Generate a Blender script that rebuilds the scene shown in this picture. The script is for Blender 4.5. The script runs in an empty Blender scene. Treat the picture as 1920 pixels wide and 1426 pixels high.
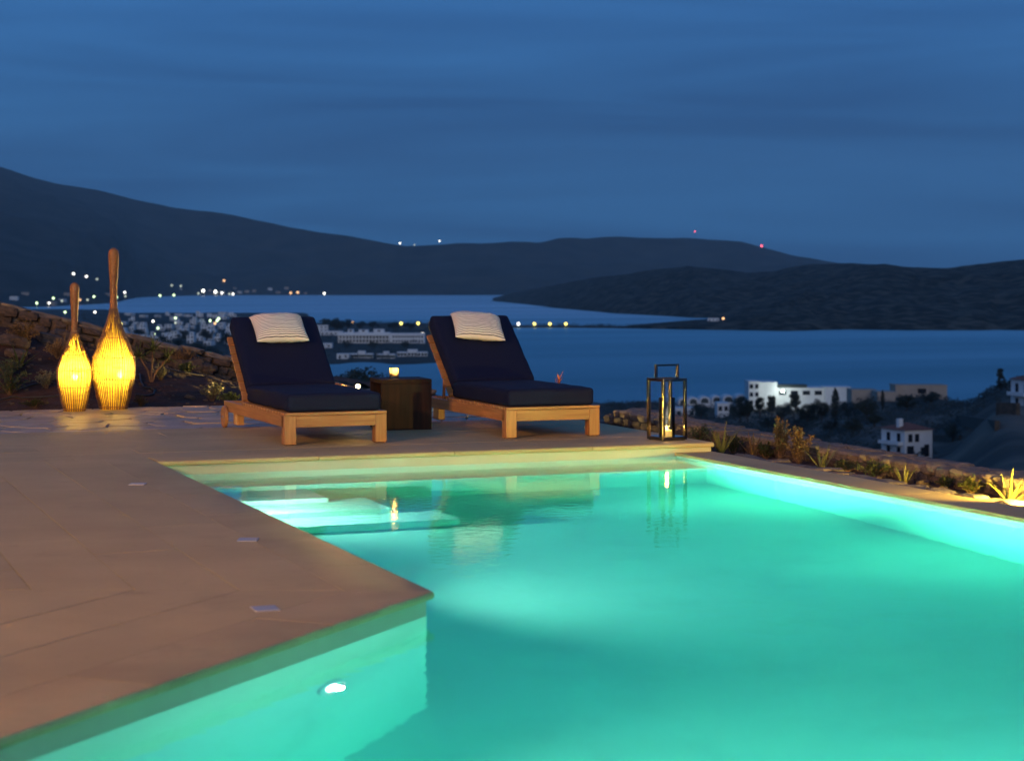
import bpy, bmesh, math, random
from mathutils import Vector, Matrix, noise
from mathutils.bvhtree import BVHTree

# ------------------------------------------------------------------ camera, sky, sun, exposure
# World axes: x runs along the far pool edge, y runs away along the left pool edge,
# the origin is the far left corner of the pool, deck level is z = 0.
SC = bpy.context.scene
COL = SC.collection
R = math.radians
FPX, HZ, CH = 3550.0, 530.0, 1.22            # focal length in photo pixels, horizon row, eye height
CAM = Vector((-2.440, -12.925, CH))
HEAD = R(21.3)
FWD = Vector((math.sin(HEAD), math.cos(HEAD), 0))
RGT = Vector((math.cos(HEAD), -math.sin(HEAD), 0))

cd = bpy.data.cameras.new('camera')
cam = bpy.data.objects.new('camera', cd)
COL.objects.link(cam)
cam.location = CAM
cam.rotation_euler = (R(90), 0, -HEAD)
cd.sensor_width = 36
cd.lens = FPX / 1920 * 36
cd.shift_y = -(713 - HZ) / 1920
cd.clip_start = 0.1
cd.clip_end = 60000
cd.dof.use_dof = True
cd.dof.focus_distance = 14.8
cd.dof.aperture_fstop = 3.6
SC.camera = cam

SUN_EL, SUN_AZ = R(9), R(200)                # afterglow behind the camera, a little to the left
w = bpy.data.worlds.new('World')
SC.world = w
w.use_nodes = True
nt = w.node_tree
nt.nodes.clear()
def wn(t, **k):
    n = nt.nodes.new(t)
    for a, b in k.items():
        setattr(n, a, b)
    return n
sky = wn('ShaderNodeTexSky', sky_type='NISHITA', sun_disc=False)
sky.sun_elevation = R(1.0)
sky.sun_rotation = SUN_AZ
sky.altitude = 60
sky.air_density = 1.0
sky.dust_density = 0.2
sky.ozone_density = 6.0
# dusk blue: the even blue-hour glow of the whole dome, mixed with the physical sky
tg = wn('ShaderNodeTexCoord')
sx = wn('ShaderNodeSeparateXYZ')
dome = wn('ShaderNodeValToRGB')
de = dome.color_ramp.elements
de[0].position = 0.0
de[0].color = (.36, 1.68, 4.15, 1)
de[1].position = 1.0
de[1].color = (.26, 1.0, 3.2, 1)
e_ = de.new(.16)
e_.color = (.48, 1.95, 5.2, 1)
e_ = de.new(.45)
e_.color = (.42, 1.75, 5.0, 1)
tint = wn('ShaderNodeMixRGB', blend_type='MIX')
tint.inputs[0].default_value = .82
nt.links.new(tg.outputs['Generated'], sx.inputs[0])
nt.links.new(sx.outputs[2], dome.inputs[0])
nt.links.new(dome.outputs[0], tint.inputs[2])
tc = wn('ShaderNodeTexCoord')
mp = wn('ShaderNodeMapping')
mp.inputs['Scale'].default_value = (1.5, 1.5, 20)
nz = wn('ShaderNodeTexNoise')
nz.inputs['Scale'].default_value = 1.7
nz.inputs['Detail'].default_value = 3.5
nz.inputs['Roughness'].default_value = 0.46
nz.inputs['Distortion'].default_value = 0.6
cr = wn('ShaderNodeValToRGB')
cr.color_ramp.elements[0].position = 0.36
cr.color_ramp.elements[0].color = (1.08, 1.08, 1.06, 1)
cr.color_ramp.elements[1].position = 0.66
cr.color_ramp.elements[1].color = (0.70, 0.68, 0.72, 1)
cl = wn('ShaderNodeMixRGB', blend_type='MULTIPLY')
cl.inputs[0].default_value = 1
bg = wn('ShaderNodeBackground')
bg.inputs['Strength'].default_value = 0.10
wo = wn('ShaderNodeOutputWorld')
L = nt.links.new
L(sky.outputs[0], tint.inputs[1])
L(tc.outputs['Generated'], mp.inputs[0])
L(mp.outputs[0], nz.inputs['Vector'])
L(nz.outputs[0], cr.inputs[0])
L(tint.outputs[0], cl.inputs[1])
L(cr.outputs[0], cl.inputs[2])
L(cl.outputs[0], bg.inputs[0])
L(bg.outputs[0], wo.inputs[0])

sd = bpy.data.lights.new('sun', 'SUN')
sd.energy = 0.75
sd.angle = R(25)
sd.color = (1.0, 0.92, 0.90)
sun = bpy.data.objects.new('sun', sd)
COL.objects.link(sun)
sun.rotation_euler = Vector((math.sin(SUN_AZ) * math.cos(SUN_EL), math.cos(SUN_AZ) * math.cos(SUN_EL), math.sin(SUN_EL))).to_track_quat('Z', 'Y').to_euler()

SC.view_settings.view_transform = 'Standard'
SC.view_settings.look = 'None'
SC.view_settings.exposure = 0.0
SC.view_settings.gamma = 1.0
SC.render.engine = 'CYCLES'
SC.cycles.use_denoising = True
SC.cycles.max_bounces = 10
SC.cycles.transmission_bounces = 8
SC.cycles.transparent_max_bounces = 12
SC.cycles.sample_clamp_indirect = 90.0
SC.cycles.volume_bounces = 0
SC.cycles.caustics_refractive = True
SC.cycles.caustics_reflective = False

HAZE = 4.6e-5                                # density of the evening air per metre
rnd = random.Random(11)

# ------------------------------------------------------------------ helpers
def at(px, py, z=0.0):
    """World point at height z that shows at photo pixel (px, py)."""
    d = FPX * (CH - z) / (py - HZ)
    p = CAM + FWD * d + RGT * ((px - 960) / FPX * d)
    return Vector((p.x, p.y, z))

def far(px, d, z=0.0):
    """World point at depth d in the direction of photo column px."""
    p = CAM + FWD * d + RGT * ((px - 960) / FPX * d)
    return Vector((p.x, p.y, z))

def zof(py, d):
    return CH - (py - HZ) * d / FPX

def lerp(a, b, t):
    return a + (b - a) * t

def sstep(a, b, x):
    t = min(1, max(0, (x - a) / (b - a)))
    return t * t * (3 - 2 * t)

def pl(pts, x):
    """Piecewise linear interpolation in a list of (x, y)."""
    if x <= pts[0][0]:
        return pts[0][1]
    for (a, b), (c, d) in zip(pts, pts[1:]):
        if x <= c:
            return lerp(b, d, (x - a) / (c - a))
    return pts[-1][1]

def nz3(x, y, z=0.0):
    return noise.noise(Vector((x, y, z)))

def fbm(x, y, z=0.0, o=4):
    s, a = 0, 1
    for _ in range(o):
        s += a * noise.noise(Vector((x, y, z)))
        x, y, z, a = x * 2.03, y * 2.03, z * 2.03 + 3.1, a * .5
    return s

class MB:
    """Collects vertices and faces; build() links them as one mesh object."""
    def __init__(s):
        s.v, s.f = [], []
    def add(s, vs, fs):
        o = len(s.v)
        s.v += [tuple(p) for p in vs]
        s.f += [tuple(i + o for i in f) for f in fs]
        return s
    def box(s, x0, x1, y0, y1, z0, z1, M=None):
        vs = [Vector(p) for p in ((x0, y0, z0), (x1, y0, z0), (x1, y1, z0), (x0, y1, z0), (x0, y0, z1), (x1, y0, z1), (x1, y1, z1), (x0, y1, z1))]
        if M:
            vs = [M @ p for p in vs]
        return s.add(vs, [(3, 2, 1, 0), (4, 5, 6, 7), (0, 1, 5, 4), (1, 2, 6, 5), (2, 3, 7, 6), (3, 0, 4, 7)])
    def bbox(s, x0, x1, y0, y1, z0, z1, b=0.006, M=None):
        """Box with chamfered edges."""
        bm = bmesh.new()
        bmesh.ops.create_cube(bm, size=1)
        for q in bm.verts:
            q.co = Vector((lerp(x0, x1, q.co.x + .5), lerp(y0, y1, q.co.y + .5), lerp(z0, z1, q.co.z + .5)))
        bmesh.ops.bevel(bm, geom=bm.edges[:], offset=b, segments=2, affect='EDGES', profile=.6)
        bm.verts.index_update()
        s.add([(M @ q.co) if M else q.co for q in bm.verts], [[q.index for q in f.verts] for f in bm.faces])
        bm.free()
        return s
    def prism(s, poly, z0, z1, b=0.0):
        """Vertical prism over a convex polygon (counter-clockwise), top edge chamfered by b."""
        n = len(poly)
        if b:
            c = [sum(p[0] for p in poly) / n, sum(p[1] for p in poly) / n]
            ins = inset(poly, b)
            vs = [(p[0], p[1], z0) for p in poly] + [(p[0], p[1], z1 - b) for p in poly] + [(p[0], p[1], z1) for p in ins]
            fs = [tuple(range(2 * n, 3 * n))] + [(k * n + i, k * n + (i + 1) % n, (k + 1) * n + (i + 1) % n, (k + 1) * n + i) for k in (0, 1) for i in range(n)]
        else:
            vs = [(p[0], p[1], z0) for p in poly] + [(p[0], p[1], z1) for p in poly]
            fs = [tuple(range(n, 2 * n))] + [(i, (i + 1) % n, n + (i + 1) % n, n + i) for i in range(n)]
        return s.add(vs, fs + [tuple(reversed(range(n)))])
    def tube(s, pts, rad, n=6, cap=True):
        pts = [Vector(p) for p in pts]
        rs = rad if isinstance(rad, (list, tuple)) else [rad] * len(pts)
        vs, fs = [], []
        for i, p in enumerate(pts):
            t = (pts[min(i + 1, len(pts) - 1)] - pts[max(i - 1, 0)]).normalized()
            a = t.orthogonal().normalized() if abs(t.z) < .9 else (Vector((1, 0, 0)) - t * t.x).normalized()
            b = t.cross(a)
            for k in range(n):
                an = 2 * math.pi * k / n
                vs.append(p + (a * math.cos(an) + b * math.sin(an)) * rs[i])
        for i in range(len(pts) - 1):
            for k in range(n):
                fs.append((i * n + k, i * n + (k + 1) % n, (i + 1) * n + (k + 1) % n, (i + 1) * n + k))
        if cap:
            fs += [tuple(reversed(range(n))), tuple(range((len(pts) - 1) * n, len(pts) * n))]
        return s.add(vs, fs)
    def lathe(s, prof, n=32, c=(0, 0, 0), close=True):
        vs, fs = [], []
        for r, z in prof:
            for k in range(n):
                a = 2 * math.pi * k / n
                vs.append((c[0] + r * math.cos(a), c[1] + r * math.sin(a), c[2] + z))
        for i in range(len(prof) - 1):
            for k in range(n):
                fs.append((i * n + k, i * n + (k + 1) % n, (i + 1) * n + (k + 1) % n, (i + 1) * n + k))
        if close:
            fs += [tuple(reversed(range(n))), tuple(range((len(prof) - 1) * n, len(prof) * n))]
        return s.add(vs, fs)
    def mesh(s, name, smooth=None):
        me = bpy.data.meshes.new(name)
        me.from_pydata(s.v, [], s.f)
        me.update()
        if smooth is not None:
            me.shade_smooth()
            me.set_sharp_from_angle(angle=R(smooth))
        return me
    def build(s, name, m, parent=None, smooth=None):
        return link(name, s.mesh(name, smooth), m, parent)

def link(name, me, m, parent=None):
    o = bpy.data.objects.new(name, me)
    COL.objects.link(o)
    if m and not me.materials:
        me.materials.append(m)
    o.parent = parent
    return o

def tag(o, label=None, cat=None, group=None, kind=None):
    for k, q in (('label', label), ('category', cat), ('group', group), ('kind', kind)):
        if q:
            o[k] = q
    return o

def thing(name, label, cat, loc=(0, 0, 0), rz=0.0, group=None):
    o = bpy.data.objects.new(name, None)
    o.empty_display_size = .1
    COL.objects.link(o)
    o.location = loc
    o.rotation_euler = (0, 0, rz)
    return tag(o, label, cat, group)

def copy_tree(o, parent=None):
    c = o.copy()
    COL.objects.link(c)
    c.parent = parent
    for ch in [q for q in o.children]:
        copy_tree(ch, c)
    return c

def clip(poly, p, n):
    """Keep the part of a convex polygon where (q - p) . n >= 0."""
    out = []
    for i, a in enumerate(poly):
        b = poly[(i + 1) % len(poly)]
        da = (a[0] - p[0]) * n[0] + (a[1] - p[1]) * n[1]
        db = (b[0] - p[0]) * n[0] + (b[1] - p[1]) * n[1]
        if da >= 0:
            out.append(a)
        if (da > 0) != (db > 0) and abs(da - db) > 1e-12:
            t = da / (da - db)
            q = (lerp(a[0], b[0], t), lerp(a[1], b[1], t))
            if da != 0 and db != 0:
                out.append(q)
    return out

def area(poly):
    return .5 * sum(a[0] * b[1] - b[0] * a[1] for a, b in zip(poly, poly[1:] + poly[:1]))

def inset(poly, d):
    out = poly
    for a, b in zip(poly, poly[1:] + poly[:1]):
        e = (b[0] - a[0], b[1] - a[1])
        l = math.hypot(*e)
        if l < 1e-6:
            continue
        n = (-e[1] / l, e[0] / l)
        out = clip(out, (a[0] + n[0] * d, a[1] + n[1] * d), n)
        if len(out) < 3:
            return poly
    return out if len(out) == len(poly) else [(lerp(p[0], sum(q[0] for q in poly) / len(poly), .03), lerp(p[1], sum(q[1] for q in poly) / len(poly), .03)) for p in poly]

# ------------------------------------------------------------------ materials
def mat(name, col, col2=None, rough=.6, scale=4.0, bump=0.0, bscale=None, stretch=(1, 1, 1), detail=5, spec=.5, metal=0.0, lo=.35, hi=.68, rand=0.0, sheen=0.0, bdist=.01, emis=None, estr=0.0, stain=None):
    m = bpy.data.materials.new(name)
    m.use_nodes = True
    n = m.node_tree
    p = n.nodes['Principled BSDF']
    p.inputs['Roughness'].default_value = rough
    p.inputs['Specular IOR Level'].default_value = spec
    p.inputs['Metallic'].default_value = metal
    p.inputs['Sheen Weight'].default_value = sheen
    if emis:
        p.inputs['Emission Color'].default_value = (*emis, 1)
        p.inputs['Emission Strength'].default_value = estr
    col2 = col2 or tuple(c * .7 for c in col)
    t = n.nodes.new('ShaderNodeTexCoord')
    q = n.nodes.new('ShaderNodeMapping')
    q.inputs['Scale'].default_value = stretch
    n.links.new(t.outputs['Object'], q.inputs[0])
    z = n.nodes.new('ShaderNodeTexNoise')
    z.inputs['Scale'].default_value = scale
    z.inputs['Detail'].default_value = detail
    n.links.new(q.outputs[0], z.inputs['Vector'])
    c = n.nodes.new('ShaderNodeValToRGB')
    c.color_ramp.elements[0].position = lo
    c.color_ramp.elements[0].color = (*col2, 1)
    c.color_ramp.elements[1].position = hi
    c.color_ramp.elements[1].color = (*col, 1)
    n.links.new(z.outputs[0], c.inputs[0])
    out = c.outputs[0]
    if rand:
        oi = n.nodes.new('ShaderNodeObjectInfo')
        mr = n.nodes.new('ShaderNodeMapRange')
        mr.inputs[3].default_value = 1 - rand
        mr.inputs[4].default_value = 1 + rand
        n.links.new(oi.outputs['Random'], mr.inputs[0])
        mx = n.nodes.new('ShaderNodeVectorMath')
        mx.operation = 'SCALE'
        n.links.new(out, mx.inputs[0])
        n.links.new(mr.outputs[0], mx.inputs['Scale'])
        out = mx.outputs[0]
    if stain:
        for sc2, lo2, hi2, dk in stain:
            zs = n.nodes.new('ShaderNodeTexNoise')
            zs.inputs['Scale'].default_value = sc2
            zs.inputs['Detail'].default_value = 7
            zs.inputs['Roughness'].default_value = .62
            n.links.new(q.outputs[0], zs.inputs['Vector'])
            mr2 = n.nodes.new('ShaderNodeMapRange')
            mr2.inputs[1].default_value = lo2
            mr2.inputs[2].default_value = hi2
            mr2.inputs[3].default_value = 1.0
            mr2.inputs[4].default_value = dk
            n.links.new(zs.outputs[0], mr2.inputs[0])
            mx2 = n.nodes.new('ShaderNodeVectorMath')
            mx2.operation = 'SCALE'
            n.links.new(out, mx2.inputs[0])
            n.links.new(mr2.outputs[0], mx2.inputs['Scale'])
            out = mx2.outputs[0]
    n.links.new(out, p.inputs['Base Color'])
    if bump:
        z2 = n.nodes.new('ShaderNodeTexNoise')
        z2.inputs['Scale'].default_value = bscale or scale * 3
        z2.inputs['Detail'].default_value = 6
        n.links.new(q.outputs[0], z2.inputs['Vector'])
        b = n.nodes.new('ShaderNodeBump')
        b.inputs['Strength'].default_value = bump
        b.inputs['Distance'].default_value = bdist
        n.links.new(z2.outputs[0], b.inputs['Height'])
        n.links.new(b.outputs[0], p.inputs['Normal'])
    return m

def emit(name, col, s):
    m = bpy.data.materials.new(name)
    m.use_nodes = True
    n = m.node_tree
    n.nodes.clear()
    e = n.nodes.new('ShaderNodeEmission')
    e.inputs[0].default_value = (*col, 1)
    e.inputs[1].default_value = s
    o = n.nodes.new('ShaderNodeOutputMaterial')
    n.links.new(e.outputs[0], o.inputs[0])
    return m

def thin_glass(name, tintc=(.95, .97, .96), frost=0.0):
    m = bpy.data.materials.new(name)
    m.use_nodes = True
    n = m.node_tree
    n.nodes.clear()
    t = n.nodes.new('ShaderNodeBsdfTransparent')
    t.inputs[0].default_value = (*tintc, 1)
    g = n.nodes.new('ShaderNodeBsdfGlossy')
    g.inputs['Roughness'].default_value = .03
    f = n.nodes.new('ShaderNodeFresnel')
    f.inputs[0].default_value = 1.5
    x = n.nodes.new('ShaderNodeMixShader')
    o = n.nodes.new('ShaderNodeOutputMaterial')
    n.links.new(f.outputs[0], x.inputs[0])
    n.links.new(t.outputs[0], x.inputs[1])
    n.links.new(g.outputs[0], x.inputs[2])
    if frost:
        tl = n.nodes.new('ShaderNodeBsdfTranslucent')
        tl.inputs[0].default_value = (.9, .85, .7, 1)
        x2 = n.nodes.new('ShaderNodeMixShader')
        x2.inputs[0].default_value = frost
        n.links.new(t.outputs[0], x2.inputs[1])
        n.links.new(tl.outputs[0], x2.inputs[2])
        n.links.new(x2.outputs[0], x.inputs[1])
    n.links.new(x.outputs[0], o.inputs[0])
    return m

M = {}
M['slab'] = mat('pale_limestone', (.49, .37, .175), (.42, .315, .148), rough=.64, spec=.28, scale=1.7, bump=.2, bscale=26, rand=.075, bdist=.004, stain=[(1.5, .58, .70, .88), (38, .60, .70, .88), (6, .62, .70, .90)])
M['coping'] = mat('limestone_coping', (.49, .37, .18), (.40, .295, .14), rough=.64, spec=.28, scale=2.2, bump=.2, bscale=30, rand=.07, bdist=.004, stain=[(2.2, .58, .68, .87), (38, .60, .70, .88)])
M['mortar'] = mat('grey_mortar', (.17, .15, .13), (.11, .10, .09), rough=.9, scale=9, bump=.2)
M['flag'] = mat('flagstone', (.46, .35, .22), (.30, .225, .14), rough=.45, scale=3.2, bump=.45, bscale=11, rand=.16, bdist=.012)
M['plaster'] = mat('pool_plaster', (.74, .78, .72), (.69, .73, .67), rough=.6, scale=1.2, bump=.04, stain=[(2.0, .5, .75, .90), (30, .6, .72, .93)])
M['band'] = mat('waterline_render', (.52, .48, .35), (.44, .41, .29), rough=.6, scale=1.6, bump=.05)
M['teak'] = {}
for ax, st in (('x', (.9, 14, 14)), ('y', (14, .9, 14)), ('z', (14, 14, .9))):
    M['teak'][ax] = mat('teak_' + ax, (.44, .215, .075), (.29, .125, .042), rough=.42, scale=3.0, bump=.12, bscale=7, stretch=st, rand=.10, bdist=.003)
M['navy'] = mat('navy_canvas', (.0042, .0075, .036), (.0028, .0050, .025), rough=.8, scale=160, bump=.25, bscale=420, bdist=.002, spec=.25)
M['dark_wood'] = mat('dark_stained_wood', (.032, .011, .004), (.008, .003, .0018), rough=.6, spec=.2, scale=2.6, bump=.25, bscale=6, stretch=(9, 9, .8), bdist=.004)
M['black_metal'] = mat('polished_black_nickel', (.22, .20, .18), (.16, .145, .13), rough=.14, scale=8, metal=1.0)
M['steel'] = mat('brushed_steel', (.5, .5, .48), rough=.3, metal=1.0)
M['glass'] = thin_glass('clear_glass')
M['frosted'] = thin_glass('frosted_candle_glass', (.9, .88, .8), .45)
M['wax'] = mat('candle_wax', (.85, .72, .45), rough=.5, scale=6, emis=(1.0, .5, .08), estr=.35)
M['flame'] = emit('candle_flame', (1.0, .62, .18), 7)
M['bulb'] = emit('lit_bulb', (1.0, .80, .42), 26)
M['lens'] = emit('pool_lamp_lens', (.93, 1.0, .92), 16)
M['soil'] = mat('red_brown_soil', (.060, .020, .010), (.022, .008, .0045), rough=.95, scale=3.5, bump=1.0, bscale=16, bdist=.03)
M['rock'] = mat('rubble_stone', (.13, .085, .058), (.055, .037, .026), rough=.85, scale=5, bump=.8, bscale=14, rand=.22, bdist=.02)
M['cap'] = mat('wall_cap_stone', (.22, .17, .125), (.115, .09, .07), rough=.8, scale=4, bump=.7, bscale=13, rand=.14, bdist=.015)
M['hose'] = mat('black_irrigation_hose', (.03, .03, .03), rough=.5)
M['cane'] = mat('brown_cane', (.34, .15, .04), (.20, .08, .02), rough=.5, scale=60, bump=.3)
M['cane_dark'] = mat('dark_cane_rib', (.15, .06, .012), (.08, .03, .006), rough=.55, scale=40)
def leafmat(name, c, c2, trans=.25):
    m = mat(name, c, c2, rough=.55, scale=7, rand=.15)
    n = m.node_tree
    p = n.nodes['Principled BSDF']
    t = n.nodes.new('ShaderNodeBsdfTranslucent')
    t.inputs[0].default_value = (*c, 1)
    x = n.nodes.new('ShaderNodeMixShader')
    x.inputs[0].default_value = trans
    n.links.new(p.outputs[0], x.inputs[1])
    n.links.new(t.outputs[0], x.inputs[2])
    n.links.new(x.outputs[0], n.nodes['Material Output'].inputs[0])
    return m
M['silver_leaf'] = leafmat('silver_green_leaf', (.20, .20, .11), (.10, .105, .055))
M['green_leaf'] = leafmat('garden_leaf', (.085, .105, .028), (.04, .055, .015))
M['dry_leaf'] = leafmat('dry_brown_leaf', (.24, .145, .055), (.12, .07, .025))
M['aloe'] = leafmat('aloe_leaf', (.20, .19, .055), (.11, .11, .03), .15)
M['red_leaf'] = leafmat('orange_flower', (.55, .19, .07), (.35, .10, .04))
M['twig'] = mat('dry_twig', (.16, .09, .045), rough=.8, scale=20)
M['tree_leaf'] = leafmat('dark_tree_leaf', (.030, .042, .022), (.015, .022, .012), .15)
M['scrub'] = leafmat('hillside_scrub', (.042, .045, .026), (.018, .021, .013), .1)
M['bark'] = mat('tree_bark', (.07, .05, .035), rough=.9, scale=6)
M['earth'] = mat('hillside_earth', (.23, .155, .105), (.040, .034, .024), rough=.95, scale=.035, detail=9, bump=.6, bscale=.3, bdist=1.0, lo=.40, hi=.72)
M['coast'] = mat('coastal_ground', (.05, .045, .032), (.018, .021, .014), rough=.95, scale=.012, detail=9, bump=.5, bscale=.1, bdist=2)
M['mount'] = mat('mountain_scrub', (.075, .066, .050), (.018, .020, .017), rough=1, scale=.006, detail=12, spec=.1, lo=.3, hi=.75)
M['isle'] = mat('island_scrub', (.105, .09, .066), (.015, .017, .013), rough=1, scale=.055, detail=10, spec=.1, lo=.42, hi=.64)
M['white'] = mat('white_render', (.78, .78, .76), (.70, .70, .68), rough=.8, scale=.4)
M['beige'] = mat('beige_render', (.46, .38, .30), (.38, .31, .25), rough=.85, scale=.4)
M['terrace'] = mat('terrace_stone', (.10, .075, .055), (.05, .04, .03), rough=.95, scale=.9, bump=.6, bdist=.1)
M['tile_roof'] = mat('red_roof_tile', (.30, .095, .05), (.20, .06, .035), rough=.8, scale=2.5)
M['pane'] = mat('dark_window_pane', (.02, .025, .035), rough=.12, scale=1)
M['shutter'] = mat('dark_green_shutter', (.03, .05, .05), rough=.6, scale=2)
M['pole'] = mat('grey_lamp_post', (.12, .12, .12), rough=.6)
M['frost'] = mat('frosted_plate', (.46, .43, .42), (.38, .36, .35), rough=.3, scale=9)

# ------------------------------------------------------------------ far setting
BVH = []
def grid(name, cols, rows, fn, m, kind='structure', smooth=True, cast=True):
    vs = [fn(c, r) for r in rows for c in cols]
    nc = len(cols)
    fs = [(i * nc + j, i * nc + j + 1, (i + 1) * nc + j + 1, (i + 1) * nc + j) for i in range(len(rows) - 1) for j in range(nc - 1)]
    me = bpy.data.meshes.new(name)
    me.from_pydata([tuple(p) for p in vs], [], fs)
    me.update()
    if smooth:
        me.shade_smooth()
    o = link(name, me, m)
    tag(o, kind=kind)
    if cast:
        BVH.append(BVHTree.FromPolygons([tuple(p) for p in vs], fs))
    return o

def hit(px, py):
    """First terrain point seen at photo pixel (px, py)."""
    d = (FWD + RGT * ((px - 960) / FPX) + Vector((0, 0, -(py - HZ) / FPX))).normalized()
    best = None
    for t in BVH:
        q = t.ray_cast(CAM + d * 20, d, 30000)
        if q[0] is not None and (best is None or q[3] < best[1]):
            best = (q[0], q[3])
    return best[0] if best else None

def depth(p):
    return (Vector(p) - CAM).dot(FWD)

SEA = -50.0
def frange(a, b, n):
    return [lerp(a, b, i / (n - 1)) for i in range(n)]

# sea
sm = bpy.data.materials.new('sea_water')
sm.use_nodes = True
n = sm.node_tree
n.nodes.remove(n.nodes['Principled BSDF'])
dfs = n.nodes.new('ShaderNodeBsdfDiffuse')
dfs.inputs[0].default_value = (.008, .035, .06, 1)
p = n.nodes.new('ShaderNodeBsdfGlossy')
fr = n.nodes.new('ShaderNodeFresnel')
fr.inputs[0].default_value = 1.20
ms = n.nodes.new('ShaderNodeMixShader')
n.links.new(fr.outputs[0], ms.inputs[0])
n.links.new(dfs.outputs[0], ms.inputs[1])
n.links.new(p.outputs[0], ms.inputs[2])
n.links.new(ms.outputs[0], n.nodes['Material Output'].inputs[0])
t = n.nodes.new('ShaderNodeTexCoord')
q = n.nodes.new('ShaderNodeMapping')
q.inputs['Rotation'].default_value = (0, 0, R(15))
q.inputs['Scale'].default_value = (.35, 1.0, 1)
z = n.nodes.new('ShaderNodeTexNoise')
z.inputs['Scale'].default_value = .16
z.inputs['Detail'].default_value = 5
b = n.nodes.new('ShaderNodeBump')
b.inputs['Strength'].default_value = .55
b.inputs['Distance'].default_value = 1.0
n.links.new(t.outputs['Object'], q.inputs[0])
n.links.new(q.outputs[0], z.inputs['Vector'])
n.links.new(z.outputs[0], b.inputs['Height'])
n.links.new(b.outputs[0], p.inputs['Normal'])
z2 = n.nodes.new('ShaderNodeTexNoise')
z2.inputs['Scale'].default_value = .0016
z2.inputs['Detail'].default_value = 4
q2 = n.nodes.new('ShaderNodeMapping')
q2.inputs['Rotation'].default_value = (0, 0, R(21))
q2.inputs['Scale'].default_value = (.5, 2.2, 1)
mr = n.nodes.new('ShaderNodeMapRange')
mr.inputs[1].default_value = .35
mr.inputs[2].default_value = .65
mr.inputs[3].default_value = .30
mr.inputs[4].default_value = .48
n.links.new(t.outputs['Object'], q2.inputs[0])
n.links.new(q2.outputs[0], z2.inputs['Vector'])
n.links.new(z2.outputs[0], mr.inputs[0])
n.links.new(mr.outputs[0], p.inputs['Roughness'])
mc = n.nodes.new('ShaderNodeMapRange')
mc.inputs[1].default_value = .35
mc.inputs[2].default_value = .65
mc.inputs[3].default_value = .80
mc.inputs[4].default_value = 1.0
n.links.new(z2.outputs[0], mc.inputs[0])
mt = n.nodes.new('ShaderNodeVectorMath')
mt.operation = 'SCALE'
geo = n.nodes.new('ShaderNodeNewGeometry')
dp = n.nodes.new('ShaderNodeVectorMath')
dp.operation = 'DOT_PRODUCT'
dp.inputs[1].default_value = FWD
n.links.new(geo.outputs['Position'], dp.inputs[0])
bay_brighten = n.nodes.new('ShaderNodeMapRange')          # reflection tint lightens with distance, painting the far bay brighter
bay_brighten.inputs[1].default_value = 1900
bay_brighten.inputs[2].default_value = 3300
n.links.new(dp.outputs['Value'], bay_brighten.inputs[0])
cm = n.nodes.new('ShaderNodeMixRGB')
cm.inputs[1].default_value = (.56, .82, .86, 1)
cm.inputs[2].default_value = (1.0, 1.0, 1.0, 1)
n.links.new(bay_brighten.outputs[0], cm.inputs[0])
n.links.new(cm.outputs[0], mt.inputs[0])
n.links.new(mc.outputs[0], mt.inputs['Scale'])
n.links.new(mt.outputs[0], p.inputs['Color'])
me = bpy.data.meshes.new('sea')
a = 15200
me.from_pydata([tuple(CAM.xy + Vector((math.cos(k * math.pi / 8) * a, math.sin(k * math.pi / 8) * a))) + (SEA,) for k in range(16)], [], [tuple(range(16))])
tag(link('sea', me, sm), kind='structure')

# far mountain range round the bay
RIDGE = [(-900, 215), (-400, 255), (-150, 285), (0, 310), (40, 322), (100, 339), (180, 352), (250, 371), (330, 388), (430, 400), (500, 413), (600, 432), (700, 449), (760, 459), (800, 457), (850, 452), (900, 454), (960, 449), (1010, 451), (1050, 443), (1100, 444), (1160, 440), (1240, 443), (1320, 447), (1390, 452), (1430, 462), (1480, 474), (1540, 485), (1600, 493), (1700, 505), (1900, 520), (2300, 530)]
BASE = [(-900, 3300), (-300, 3500), (100, 4000), (215, 4700), (260, 6600), (350, 7500), (450, 7800), (1000, 7900), (2300, 8200)]
def mount(c, r):
    db, dr = pl(BASE, c), 9800 + 500 * math.sin(c * .006)
    d = lerp(db, dr, r) if r <= 1 else dr + (r - 1) * 3500
    ztop = zof(pl(RIDGE, c), dr)
    if r <= 1:
        k = r ** 1.25
        h = lerp(SEA - 3 + 8 * min(1, r * 20), ztop, k)
    else:
        h = lerp(ztop, SEA, min(1, (r - 1)) ** .8)
    damp = min(1, abs(1 - r) * 3 + .10)
    q = far(c, d, 0)
    h += damp * min(1, r * 6) * (75 * fbm(q.x * .0011, q.y * .0011, 2) + 16 * fbm(q.x * .006, q.y * .006, 5, 3))
    if r == 0:
        h = SEA - 4
    return far(c, d, h)
grid('mountain_range', frange(-900, 2300, 300), frange(0, 2, 56), mount, M['mount'])

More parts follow.
